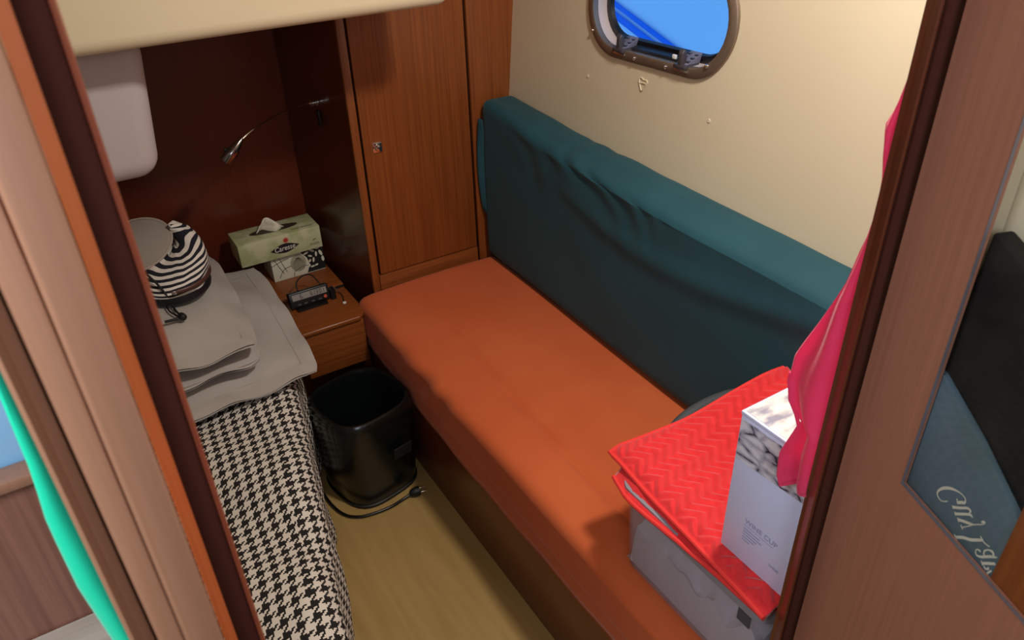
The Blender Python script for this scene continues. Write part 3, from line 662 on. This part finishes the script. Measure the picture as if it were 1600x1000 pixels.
TEA = vary(mat('teal_cotton', lin(22, 74, 86), 0.78, sheen=0.08), lin(20, 70, 82), lin(25, 79, 91), (5, 5, 5), bump=0.10, bscale=(420, 420, 420), dist=0.0005)
def back_disp(p, n):
    x, y, z = p; q = Vector(p)
    t = (z - 0.43) / 0.5
    if x > 1.15: q.x += 0.018 * max(0, t)                      # the back follows the hull side
    if x < 1.12: q.x += lerp(-0.010, 0.008, ss(0.9, 1.95, y)) * (1 if t < .9 else 1)
    top = ss(0.86, 0.915, z)
    dz = interp([(0.5, -0.035), (0.8, -0.030), (1.3, -0.020), (1.6, -0.012), (1.95, 0.012)], y)
    front = ss(1.15, 1.09, x)
    q.z += top * dz * (0.55 + 0.45 * 1) + top * front * (-0.014 * ss(1.9, 1.55, y))
    # pulled wrinkles from the top edge down the face
    wv = math.sin((y * 0.9 + (0.93 - z) * 1.5) * 50 + 9 * nz(y * 4, z * 4, 1)) * ss(0.68, 0.86, z) * ss(1.05, 1.35, y) * ss(1.95, 1.7, y)
    wv *= 0.25 + 0.75 * max(0, nz(y * 3, z * 5, 12)) * 2; q.x -= front * 0.0040 * wv; q.z += top * 0.0035 * wv
    q.x -= front * (0.007 * nz(y * 2.2, z * 3.0, 6) + 0.002 * nz(y * 6, z * 6, 9)) * ss(0.42, 0.55, z)
    q.x -= front * 0.006 * math.exp(-((z - 0.81 - 0.05 * math.sin(y * 4)) / 0.03) ** 2) * ss(1.7, 1.4, y)
    q.z += top * 0.003 * nz(y * 7, x * 10, 4)
    q.x = min(q.x, wx(q.z) - 0.004)
    return q
bk = obj('backrest_cushion', cushion_grid(1.078, 1.186, 0.52, 1.966, 0.4285, 0.925, 0.026, 12, 150, 56, back_disp), TEA, at=(1.13, 1.25, 0.43)); tag(bk, 'long teal covered backrest cushion leaning on the cream hull side', 'cushion')
fl_ = obj('cover_flap', grid(16, 4, lambda u, v: (1.086 + lerp(-0.014, 0.006, v) * max(0, math.sin(PI * u)) ** 0.8, 1.967 - 0.02 * v, lerp(0.88, 0.58, u))), TEA, bk, 'loose edge of the cover'); solid(fl_, 0.003)

# ------------------------------------------------------------------ plastic storage box with red mats, gift box, cloth
sb = thing('storage_box', 'translucent grey plastic storage box on the orange cushion', 'box', (0.86, 0.60, 0.4235))
PLA = bpy.data.materials.new('frosted_plastic'); PLA.use_nodes = True; pp_ = PLA.node_tree.nodes['Principled BSDF']
pp_.inputs['Base Color'].default_value = lin(198, 190, 204); pp_.inputs['Roughness'].default_value = 0.32; pp_.inputs['Alpha'].default_value = 0.30
def rr(x0, x1, y0, y1, r, z, n=6):
    out = []
    for cx, cy, a0 in ((x1 - r, y1 - r, 0), (x0 + r, y1 - r, PI / 2), (x0 + r, y0 + r, PI), (x1 - r, y0 + r, 1.5 * PI)):
        for k in range(n + 1): a = a0 + PI / 2 * k / n; out.append((cx + r * math.cos(a), cy + r * math.sin(a), z))
    return out
BX0, BX1, BY0, BY1 = 0.672, 1.055, 0.428, 0.745
def brr(d, z, r=0.03): return rr(BX0 - d, BX1 + d, BY0 - d, BY1 + d, r, z)
obj('shell', loft([brr(-0.004, 0.4245), brr(0.0, 0.430), brr(0.006, 0.610), brr(0.0035, 0.610), brr(-0.003, 0.432), brr(-0.007, 0.428)], capa=True, capb=True), PLA, sb)
obj('rim', loft([brr(0.0065, 0.604), brr(0.014, 0.604), brr(0.015, 0.612), brr(0.013, 0.626), brr(0.006, 0.628), brr(0.0065, 0.604)]), mat('grey_rim', lin(138, 134, 142), 0.4), sb, 'grey rolled rim')
def cont(u, v):
    x = lerp(BX0 + 0.005, BX1 - 0.006, u); y = lerp(BY0 + 0.006, BY1 - 0.006, v); e = min(u, 1 - u, v, 1 - v)
    return (x, y, 0.435 + 0.09 * ss(0, 0.03, e) * (0.9 + 0.6 * nz(u * 7, v * 7, 11)) + 0.10 * ss(0.0, 0.25, e) * (0.5 + 0.5 * nz(u * 5, v * 5, 3)) + 0.05 * nz(u * 9, v * 9, 1) * ss(0, .1, e))
tco = obj('linen', grid(36, 30, cont), mat('white_linen', lin(214, 208, 216), 0.9)); tag(tco, 'crumpled white linen inside the grey storage box', 'linen')
st_ = obj('sticker', prism([(0.6662, 0.470, 0.566), (0.6662, 0.445, 0.566), (0.6668, 0.445, 0.590), (0.6668, 0.470, 0.590)], (-0.0012, 0, 0)), mat('dark_sticker', lin(70, 70, 82), 0.5), sb, 'dark sticker')
# dark rim of a bag behind the storage box
dk = obj('bag', tube(catmull([(0.785, 0.795, 0.560), (0.81, 0.805, 0.600), (0.86, 0.813, 0.628), (0.93, 0.813, 0.640), (1.00, 0.805, 0.640), (1.035, 0.795, 0.62)], 8), lambda t: 0.013 * (0.35 + 0.65 * math.sin(PI * min(1, max(0, t * 0.98 + .01)))), 12), mat('charcoal_nylon', lin(62, 66, 70), 0.7), at=(0.9, 0.81, 0.55))
b = box(0.80, 1.03, 0.772, 0.815, 0.426, 0.615, 0.02, 3); bb_ = obj('bag_body', b, bpy.data.materials['charcoal_nylon'], dk); tag(dk, 'charcoal fabric bag tucked behind the red mat', 'bag')

RED = vary(mat('red_terry', lin(236, 44, 44), 0.9, sheen=0.4), lin(214, 32, 38), lin(228, 46, 48), (60, 60, 60), bump=0.5, bscale=(650, 650, 650), dist=0.0015)
def zig(s, t):
    """herringbone relief: rows of zigzag ribs"""
    ph = t / 0.021 + 0.55 * abs(((s / 0.026) % 2) - 1) * 2
    f = ph % 1.0; return (1 - abs(2 * f - 1)) ** 0.8
def mat_top(u, v):
    # u: from left edge to right, v: from near (door) to far
    far = interp([(0, 0.812), (0.35, 0.795), (0.7, 0.772), (1, 0.752)], u); near = 0.41
    y = lerp(near, far, v); xl = interp([(0, 0.642), (0.45, 0.662), (0.8, 0.676), (1, 0.683)], v) - 0.010 * math.sin(v * PI) * 0
    x = lerp(xl, 1.055, u)
    z = 0.655 + 0.004 * nz(x * 8, y * 8, 2) + 0.005 * math.sin(v * 5 + 1) * (1 - u)
    z += ss(0.80, 1.055, x) * 0.060 * ss(0.45, 0.72, y)
    z -= 0.004 * ss(0.90, 1.0, v) * (1 - u)
    z -= 0.008 * ss(0.06, 0.0, u)
    e = min(u * 0.4, (1 - v) * 0.4, v * 0.4)
    return Vector((x, y, z + 0.0056 * zig(y, x) * ss(0.002, 0.010, e)))
mt = obj('mat', grid(230, 220, mat_top), RED, at=(0.86, 0.6, 0.64)); tag(mt, 'bright red zigzag textured bath mat folded over the storage box', 'mat'); solid(mt, 0.008)
obj('hem', tube([mat_top(0, k / 30) + Vector((0, 0, -0.003)) for k in range(31)] + [mat_top(k / 30, 1) + Vector((0, 0, -0.003)) for k in range(1, 31)], 0.0042, 8), mat('red_binding', lin(230, 52, 48), 0.85), mt, 'sewn red hem')
def mat_low(u, v):
    y = lerp(0.415, 0.775, v); x = lerp(interp([(0, 0.652), (0.5, 0.655), (0.85, 0.650), (1, 0.664)], v), 0.95, u)
    z = 0.6385 - 0.020 * ss(0.10, 0.0, u) * ss(0.0, 0.8, v); return Vector((x, y, z + 0.0015 * zig(y, x)))
lo = obj('lower_fold', grid(60, 60, mat_low), RED, mt, 'lower layer of the folded mat'); solid(lo, 0.006)
obj('fold_edge', tube([mat_low(0, k / 24) + Vector((0, 0, -0.003)) for k in range(25)], 0.0045, 8), bpy.data.materials['red_binding'], mt)

gb = thing('gift_box', 'white carton with a knitted wool picture and wine cup lettering on the red mat', 'box', (0.76, 0.47, 0.663))
GX0, GX1, GY0, GY1, GZ0, GZ1 = 0.680, 0.850, 0.408, 0.535, 0.664, 0.925
CARD = mat('daylit_white_card', lin(218, 222, 255), 0.38)  # blue daylight tint put into the white card's colour
obj('carton', box(GX0, GX1, GY0, GY1, GZ0, GZ1 - 0.006, 0.001), CARD, gb)
KN = mat('knit_picture', (1, 1, 1, 1), 0.35)
tc = N(KN, 'ShaderNodeTexCoord'); mp = N(KN, 'ShaderNodeMapping'); mp.inputs['Scale'].default_value = (20, 24, 40); mp.inputs['Rotation'].default_value = (0.6, 0, 0); LK(KN, tc.outputs['Object'], mp.inputs[0])
vz = N(KN, 'ShaderNodeTexVoronoi'); vz.feature = 'DISTANCE_TO_EDGE'; vz.inputs['Scale'].default_value = 1.3; LK(KN, mp.outputs[0], vz.inputs['Vector'])
wv_ = N(KN, 'ShaderNodeTexWave'); wv_.inputs['Scale'].default_value = 1.6; wv_.inputs['Distortion'].default_value = 7; wv_.inputs['Detail'].default_value = 2; LK(KN, mp.outputs[0], wv_.inputs['Vector'])
mm = N(KN, 'ShaderNodeMath'); mm.operation = 'MULTIPLY_ADD'; LK(KN, wv_.outputs['Fac'], mm.inputs[0]); mm.inputs[1].default_value = 0.16; LK(KN, vz.outputs['Distance'], mm.inputs[2])
rp = N(KN, 'ShaderNodeValToRGB'); e = rp.color_ramp.elements; e[0].position = 0.02; e[0].color = lin(44, 40, 52); e[1].position = 0.36; e[1].color = lin(232, 228, 238)
n_ = e.new(0.09); n_.color = lin(158, 154, 176); LK(KN, mm.outputs[0], rp.inputs[0]); LK(KN, rp.outputs[0], KN.node_tree.nodes['Principled BSDF'].inputs['Base Color'])
def facex(y0, y1, z0, z1, d=0.0005, bm=None): return box(GX0 - d, GX0 - d + 0.0004, y0, y1, z0, z1, bm=bm)
kp = obj('knit_print', prism([(GX0 - 0.0006, GY1 - 0.0015, GZ1 - 0.012), (GX0 - 0.0006, GY0, GZ1 - 0.012), (GX0 - 0.0006, GY0, 0.850), (GX0 - 0.0006, GY1 - 0.0015, 0.842)], (0.0005, 0, 0)), KN, gb, 'printed picture of thick white knitting')
SNOW = mat('snow_picture', (1, 1, 1, 1), 0.3); vary(SNOW, lin(150, 146, 164), lin(236, 230, 222), (26, 60, 26), 6, lo=0.36, hi=0.6)
lid = obj('lid', box(GX0 - 0.001, GX1 + 0.001, GY0 - 0.001, GY1 + 0.001, GZ1 - 0.006, GZ1, 0.001), CARD, gb)
obj('lid_print', box(GX0 + 0.003, GX1 - 0.003, GY0, GY1 - 0.003, GZ1 + 0.0001, GZ1 + 0.0006), SNOW, lid, 'printed snowy picture on the lid')
INK = mat('grey_ink', lin(166, 156, 188), 0.5)
obj('lettering', text_bm('WINE CUP', 0.0125, (GX0 - 0.0004, 0.498, 0.742), (0, -1, 0), (0, 0, 1)), INK, gb, 'thin grey product lettering')
b = NB(); facex(0.445, 0.499, 0.737, 0.7378, bm=b)
for k, l in enumerate((0.030, 0.034, 0.026, 0.022, 0.014)): facex(0.498 - l, 0.498, 0.730 - 0.0055 * k, 0.7318 - 0.0055 * k, bm=b)
obj('fine_print', b, INK, gb, 'rule and fine print lines')
obj('fine_print', text_bm('WINE', 0.007, (GX0 - 0.0004, 0.446, 0.700), (0, -1, 0), (0, 0, 1)), INK, gb)

PNK = mat('coral_pink_jersey', lin(255, 84, 138), 0.75, sheen=0.3)
tc = N(PNK, 'ShaderNodeTexCoord'); vz = N(PNK, 'ShaderNodeTexVoronoi'); vz.inputs['Scale'].default_value = 420; vz.inputs['Randomness'].default_value = 0.25; LK(PNK, tc.outputs['Object'], vz.inputs['Vector'])
bp_ = N(PNK, 'ShaderNodeBump'); bp_.inputs['Strength'].default_value = 0.5; bp_.inputs['Distance'].default_value = 0.001; LK(PNK, vz.outputs['Distance'], bp_.inputs['Height']); LK(PNK, bp_.outputs[0], PNK.node_tree.nodes['Principled BSDF'].inputs['Normal'])
tl_ = N(PNK, 'ShaderNodeBsdfTranslucent'); tl_.inputs[0].default_value = lin(255, 84, 140); ms = N(PNK, 'ShaderNodeMixShader'); ms.inputs[0].default_value = 0.5
LK(PNK, PNK.node_tree.nodes['Principled BSDF'].outputs[0], ms.inputs[1]); LK(PNK, tl_.outputs[0], ms.inputs[2]); LK(PNK, ms.outputs[0], PNK.node_tree.nodes['Material Output'].inputs[0])
CLX = 0.664
ledge = [(0.885, 0.434), (0.892, 0.440), (0.93, 0.445), (0.97, 0.436), (0.985, 0.434), (0.99, 0.449), (1.00, 0.458), (1.025, 0.468), (1.06, 0.466), (1.11, 0.448), (1.18, 0.426), (1.24, 0.413), (1.28, 0.405), (1.31, 0.408), (1.33, 0.4145), (1.355, 0.4195), (1.385, 0.4085), (1.42, 0.3995), (1.46, 0.394)]
def cloth(u, v):
    z = lerp(0.885, 1.46, v); yl = interp(ledge, z); y = lerp(yl, min(0.3895, yl - 0.004), u)
    x = CLX - 0.006 * ss(0.4, 0.1, v) + 0.015 * math.sin(u * 6.5 + 2.2 * v) * (1 - u ** 3) * (1 - v * 0.5) - 0.008 * ss(0.35, 0.0, u) * ss(0.2, 0.0, v) + 0.006 * nz(u * 3, v * 7, 2) + 0.004 * math.sin(v * 30) * ss(0.3, 0, u) * 0.4
    return (x, y, z + 0.016 * u * ss(0.1, 0, v) + 0.004 * ss(0.4, 0, u) * 0)
clo = obj('jersey_cloth', grid(40, 110, cloth), PNK, at=(CLX, 0.40, 0.885)); tag(clo, 'bright coral pink jersey garment hanging beside the right door post', 'garment'); solid(clo, 0.004, 0)
obj('hem', tube([Vector(cloth(0.0, k / 50)) for k in range(14)][::-1] + [Vector(cloth(k / 14, 0.0)) for k in range(1, 15)], 0.0026, 6), PNK, clo)

# ------------------------------------------------------------------ doorway: left post, right post, bulkhead
W_GRV = wood('shaded_groove_mahogany', lin(84, 34, 18), lin(94, 40, 22), rough=0.85, coat=0.0); W_STOP = wood('stop_mahogany', lin(128, 60, 38), lin(142, 70, 46), fine=240, rough=0.55)  # groove wood darkened for the shade in groove and rebate
tp = lambda az, y: (y * math.tan(math.radians(az)), y)
lpst = struct('trim_3', None, loc=(-0.01, 0.37, 0), label='layered mahogany door post on the left of the doorway')
obj('door_stop', plan([tp(2.66, 0.385), tp(2.52, 0.379), tp(2.22, 0.378), tp(2.05, 0.4005), (0.0, 0.4008), (0.0, 0.415), (0.0179, 0.415)], 0, 1.98), W_STOP, lpst, 'inner door stop', smooth=False)
obj('casing_edge', plan([tp(0.18, 0.366), tp(-0.95, 0.3535), (-0.006, 0.395), (0.0005, 0.395)], 0, 1.98), W_EDGE, lpst, 'orange toned casing edge', smooth=False)
obj('groove_face', box(-0.001, 0.0142, 0.3985, 0.4005, 0, 1.98), W_GRV, lpst, 'shade-darkened groove face', smooth=False)
obj('casing', plan([tp(-1.0, 0.3525), tp(-3.9, 0.350), tp(-4.15, 0.352), tp(-4.15, 0.40), (-0.0068, 0.40)], 0, 1.98, 0.0012), W_POST, lpst)
obj('moulding', plan([tp(-4.3, 0.354), tp(-6.1, 0.3545), tp(-6.3, 0.357), tp(-6.3, 0.40), tp(-4.3, 0.40)], 0, 1.98, 0.0012), W_POST, lpst)
obj('outer_strip', plan([tp(-6.5, 0.362), tp(-7.4, 0.357), tp(-8.0, 0.351), tp(-8.35, 0.353), (-0.056, 0.40), (-0.041, 0.40)], 0, 1.98, 0.0010), W_POST, lpst)
rpst = struct('trim_4', None, loc=(0.63, 0.385, 0), label='dark mahogany door post on the right of the doorway')
obj('post', plan([(0.6485, 0.392), (0.6375, 0.3775), (0.640, 0.376), (0.652, 0.384), (0.652, 0.398), (0.6495, 0.398)], 0, 1.98, 0.0008), W_DARK, rpst, smooth=False)
obj('rebate', box(0.653, 0.720, 0.380, 0.386, 0, 1.98), W_GRV, rpst, 'shade-darkened rebate', smooth=False)
struct('wall_front', box(0.692, 1.16, 0.352, 0.378, 0, 2.12), W_DARK, smooth=False)
struct('trim_5', box(-0.06, 0.668, 0.352, 0.40, 1.985, 2.12), W_DARK, smooth=False)

# ------------------------------------------------------------------ door leaf with its mirror built as a glazed opening, swung towards the camera
TH_ = math.radians(21); DL = Vector((-math.sin(TH_), -math.cos(TH_), 0)); NI = Vector((math.cos(TH_), -math.sin(TH_), 0))   # NI: away from the camera side
HP = Vector((0.662, 0.371, 0))
CAMP = Vector((0, 0, 1.6))
def leafpt(s, z, d=0.0): return HP + DL * s + NI * d + Vector((0, 0, z))
def px(u, v, d=0.0):
    """(s, z) on the leaf plane (d behind its face) along the sight line of a photograph point"""
    a, c = (u - 800) / 1200, (v - 500) / 1200
    r = Vector(tuple(RX[i] * a + RY[i] * c + RZ[i] for i in range(3)))
    t = ((HP + NI * d) - CAMP).dot(NI) / r.dot(NI); p = CAMP + r * t
    return ((p - HP).dot(DL), p.z)
door = struct('door_1', None, loc=(HP.x, HP.y, 0.0), label='mahogany door leaf with a mirror built as a glass panel')
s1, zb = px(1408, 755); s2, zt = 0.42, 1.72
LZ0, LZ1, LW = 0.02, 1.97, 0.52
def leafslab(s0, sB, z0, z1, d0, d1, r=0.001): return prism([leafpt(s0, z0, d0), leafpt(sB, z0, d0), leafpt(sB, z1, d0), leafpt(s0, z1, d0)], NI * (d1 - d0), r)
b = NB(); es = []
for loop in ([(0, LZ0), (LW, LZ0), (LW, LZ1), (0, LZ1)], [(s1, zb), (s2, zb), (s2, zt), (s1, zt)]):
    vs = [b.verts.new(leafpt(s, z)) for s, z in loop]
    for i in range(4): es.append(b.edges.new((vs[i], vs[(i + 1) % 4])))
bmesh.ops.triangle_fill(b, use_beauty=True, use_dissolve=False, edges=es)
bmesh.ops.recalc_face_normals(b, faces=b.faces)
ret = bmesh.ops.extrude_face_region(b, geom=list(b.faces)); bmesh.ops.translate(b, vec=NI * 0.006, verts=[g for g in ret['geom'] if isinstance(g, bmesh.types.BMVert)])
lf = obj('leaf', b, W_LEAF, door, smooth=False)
obj('mirror_glass', leafslab(s1 + 0.001, s2 - 0.001, zb + 0.001, zt - 0.001, 0.0015, 0.0035, 0), GLASS, lf, 'clear glass standing in for the mirror')
EDG = mat('bright_bevel', lin(140, 134, 142), 0.35, 0.6)
b = prism([leafpt(s1, zb, -0.0006), leafpt(s2, zb, -0.0006), leafpt(s2, zb + 0.0011, -0.0006), leafpt(s1, zb + 0.0011, -0.0006)], NI * 0.003)
prism([leafpt(s1, zb, -0.0006), leafpt(s1 + 0.0006, zb, -0.0006), leafpt(s1 + 0.0006, zt, -0.0006), leafpt(s1, zt, -0.0006)], NI * 0.003, bm=b)
obj('glass_edge', b, EDG, lf, 'bright bevelled edge')
# made-up box and flat slabs behind the glass, shaped as the mirror's reflection
lk = struct('trim_6', None, loc=(0.66, 0.2, 1.0), label='made-up shallow box holding the mirror reflection shapes')
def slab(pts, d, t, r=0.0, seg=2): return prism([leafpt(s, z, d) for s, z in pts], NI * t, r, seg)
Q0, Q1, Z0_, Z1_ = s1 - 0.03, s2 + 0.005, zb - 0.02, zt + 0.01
obj('reflection_backing', slab([(Q0, Z0_), (Q1, Z0_), (Q1, Z1_), (Q0, Z1_)], 0.044, 0.006), WALLM, lk, smooth=False)  # cream board for the pale part of the mirror's reflection
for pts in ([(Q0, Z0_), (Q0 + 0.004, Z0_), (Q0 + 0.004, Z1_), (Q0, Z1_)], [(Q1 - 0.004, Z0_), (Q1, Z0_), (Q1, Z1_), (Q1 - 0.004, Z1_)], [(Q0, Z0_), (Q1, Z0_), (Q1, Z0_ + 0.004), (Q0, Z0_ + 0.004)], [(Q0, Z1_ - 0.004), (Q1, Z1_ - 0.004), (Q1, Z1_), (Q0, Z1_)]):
    obj('reflection_box_side', slab(pts, 0.0065, 0.037), WALLM, lk, smooth=False)
d_ = 0.018
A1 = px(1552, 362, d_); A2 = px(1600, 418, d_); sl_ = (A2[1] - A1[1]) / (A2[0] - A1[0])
BKF = vary(mat('reflected_black', lin(20, 17, 15), 0.8), lin(12, 10, 9), lin(40, 34, 30), (14, 14, 14), 3, bump=0.3, bscale=(20, 20, 20), dist=0.006, lo=0.45, hi=0.75)
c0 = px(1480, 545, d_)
bkb = obj('reflected_dark', slab([(Q0 + 0.006, Z0_ + 0.006), (Q1 - 0.006, Z0_ + 0.006), (Q1 - 0.006, A2[1] + sl_ * (Q1 - 0.006 - A2[0])), A2, A1, px(1528, 424, d_), (Q0 + 0.006, px(1500, 500, d_)[1])], d_, 0.02, 0.003), BKF, at=leafpt(0.25, zb, d_)); tag(bkb, 'black slab standing for the dark part of the mirror reflection', 'bag')  # dark part of the reflection, cut as a flat slab
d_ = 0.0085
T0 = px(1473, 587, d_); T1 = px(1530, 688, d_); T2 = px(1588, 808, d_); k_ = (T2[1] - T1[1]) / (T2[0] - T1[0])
SLT = vary(mat('reflected_slate_blue', lin(84, 104, 110), 0.8), lin(78, 96, 98), lin(88, 108, 122), (14, 14, 14), 3)
pil = obj('reflected_bedding', slab([(Q0 + 0.006, Z0_ + 0.005), (Q1 - 0.012, Z0_ + 0.005), (Q1 - 0.012, max(Z0_ + 0.02, T2[1] + k_ * (Q1 - 0.012 - T2[0]))), T2, T1, T0, (Q0 + 0.006, T0[1] + 0.004)], d_, 0.007, 0.0004), SLT, at=leafpt(0.2, zb, d_)); tag(pil, 'slate blue slab shaped as lettered bedding reflected in the mirror', 'bedding')  # reflected bedding, modelled as a thin slab behind the glass
# lettering, mirror-reversed as in the reflection: strokes given in photograph points, with stroke half-width in mm
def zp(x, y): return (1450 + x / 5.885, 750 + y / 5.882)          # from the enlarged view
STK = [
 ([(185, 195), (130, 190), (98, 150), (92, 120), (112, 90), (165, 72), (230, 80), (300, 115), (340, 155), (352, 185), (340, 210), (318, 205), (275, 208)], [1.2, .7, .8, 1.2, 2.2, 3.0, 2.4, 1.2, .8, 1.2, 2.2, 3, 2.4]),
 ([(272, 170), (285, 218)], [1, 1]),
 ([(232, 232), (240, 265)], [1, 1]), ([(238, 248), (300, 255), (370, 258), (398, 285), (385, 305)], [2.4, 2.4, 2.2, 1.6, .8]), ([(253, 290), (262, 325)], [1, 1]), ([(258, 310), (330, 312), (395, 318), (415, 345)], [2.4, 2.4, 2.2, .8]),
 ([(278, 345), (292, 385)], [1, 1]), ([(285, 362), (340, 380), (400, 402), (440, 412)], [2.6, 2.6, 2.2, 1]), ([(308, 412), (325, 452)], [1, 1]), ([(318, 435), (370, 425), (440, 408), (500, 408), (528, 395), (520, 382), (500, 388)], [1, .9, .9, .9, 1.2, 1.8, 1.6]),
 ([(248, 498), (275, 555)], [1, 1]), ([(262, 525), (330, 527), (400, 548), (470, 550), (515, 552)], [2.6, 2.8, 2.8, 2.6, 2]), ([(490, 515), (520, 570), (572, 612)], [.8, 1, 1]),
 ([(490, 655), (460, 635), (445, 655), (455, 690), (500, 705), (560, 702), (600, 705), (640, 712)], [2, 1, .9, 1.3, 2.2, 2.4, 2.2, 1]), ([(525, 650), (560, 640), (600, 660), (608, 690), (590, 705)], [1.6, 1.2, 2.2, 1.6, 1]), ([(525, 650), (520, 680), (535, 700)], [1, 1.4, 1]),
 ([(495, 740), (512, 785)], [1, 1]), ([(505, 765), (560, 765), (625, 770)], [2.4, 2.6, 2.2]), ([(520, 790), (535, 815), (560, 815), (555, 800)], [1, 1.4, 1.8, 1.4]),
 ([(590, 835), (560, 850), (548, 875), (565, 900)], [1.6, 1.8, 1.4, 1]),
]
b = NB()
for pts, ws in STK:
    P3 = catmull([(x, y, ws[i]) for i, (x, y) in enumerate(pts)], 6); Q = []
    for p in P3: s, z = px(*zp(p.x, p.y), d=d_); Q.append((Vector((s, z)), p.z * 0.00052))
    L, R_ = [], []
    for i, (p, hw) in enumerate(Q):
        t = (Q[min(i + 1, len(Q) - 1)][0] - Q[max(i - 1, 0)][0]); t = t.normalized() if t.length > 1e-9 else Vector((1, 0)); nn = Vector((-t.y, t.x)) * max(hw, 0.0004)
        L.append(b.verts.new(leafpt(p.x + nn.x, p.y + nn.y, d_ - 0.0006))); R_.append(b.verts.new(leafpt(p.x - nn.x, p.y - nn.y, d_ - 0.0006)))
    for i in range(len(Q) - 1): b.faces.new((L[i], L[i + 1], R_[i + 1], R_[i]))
solid(obj('lettering', b, mat('reflected_cream_print', lin(206, 204, 186), 0.7), pil, 'large cream serif lettering reversed as reflected in the mirror', smooth=False), 0.0004)
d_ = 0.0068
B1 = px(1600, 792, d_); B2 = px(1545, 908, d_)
brn = obj('reflected_wood', slab([B1, B2, px(1600, 964, d_), (Q1 - 0.006, zb - 0.008), (Q1 - 0.006, B1[1] + 0.04)], d_, 0.0012, 0.0), W_CAB, lk, 'brown board shaped as wood reflected in the mirror', smooth=False)  # brown wood of the reflection, added as a thin board

# ------------------------------------------------------------------ companionway steps beyond the left post
stp = thing('companionway_steps', 'mahogany companionway step with pale tread left of the door post', 'steps', (-0.35, 0.70, 0))
obj('tread', box(-0.90, -0.058, 0.48, 0.800, 0.770, 0.800, 0.003), wood('pale_tread', lin(176, 160, 144), lin(204, 190, 176), 'x', 0.5, 0.1, 60), stp, 'pale worn wooden tread')
obj('riser', box(-0.90, -0.06, 0.802, 0.820, 0.0, 1.020, 0.001), wood('riser_mahogany', lin(120, 76, 60), lin(146, 98, 80), 'z', 0.5), stp)
obj('tread_nosing', box(-0.90, -0.058, 0.790, 0.822, 1.021, 1.036, 0.004), W_POST, stp)
obj('support', box(-0.90, -0.07, 0.50, 0.80, 0.0, 0.765, 0.003), W_DARK, stp)
bp = obj('blue_panel', box(-0.90, -0.06, 0.826, 0.834, 1.0, 1.9, 0.002), mat('sky_blue_panel', lin(160, 214, 255), 0.35)); tag(bp, 'smooth sky blue panel above the step left of the door post', 'panel')
struct('wall_partition', box(-0.052, -0.036, 0.42, 0.84, 0.0, 2.12), W_DARK, smooth=False)
GC = mat('sea_green_cloth', lin(0, 216, 168), 0.75, sheen=0.2)
def gcl(u, v):
    z = lerp(0.62, 1.45, v); x = lerp(interp([(0.62, -0.070), (1.14, -0.0705), (1.20, -0.0745), (1.26, -0.0735), (1.30, -0.069), (1.36, -0.0665), (1.45, -0.066)], z), -0.0585, u); return (x, 0.428 + 0.006 * math.sin(u * 3 + v * 5), z)
gc = obj('green_cloth', grid(8, 40, gcl), GC, at=(-0.062, 0.43, 0.62)); tag(gc, 'bright sea green cloth hanging behind the left door post', 'cloth'); solid(gc, 0.003, 0)
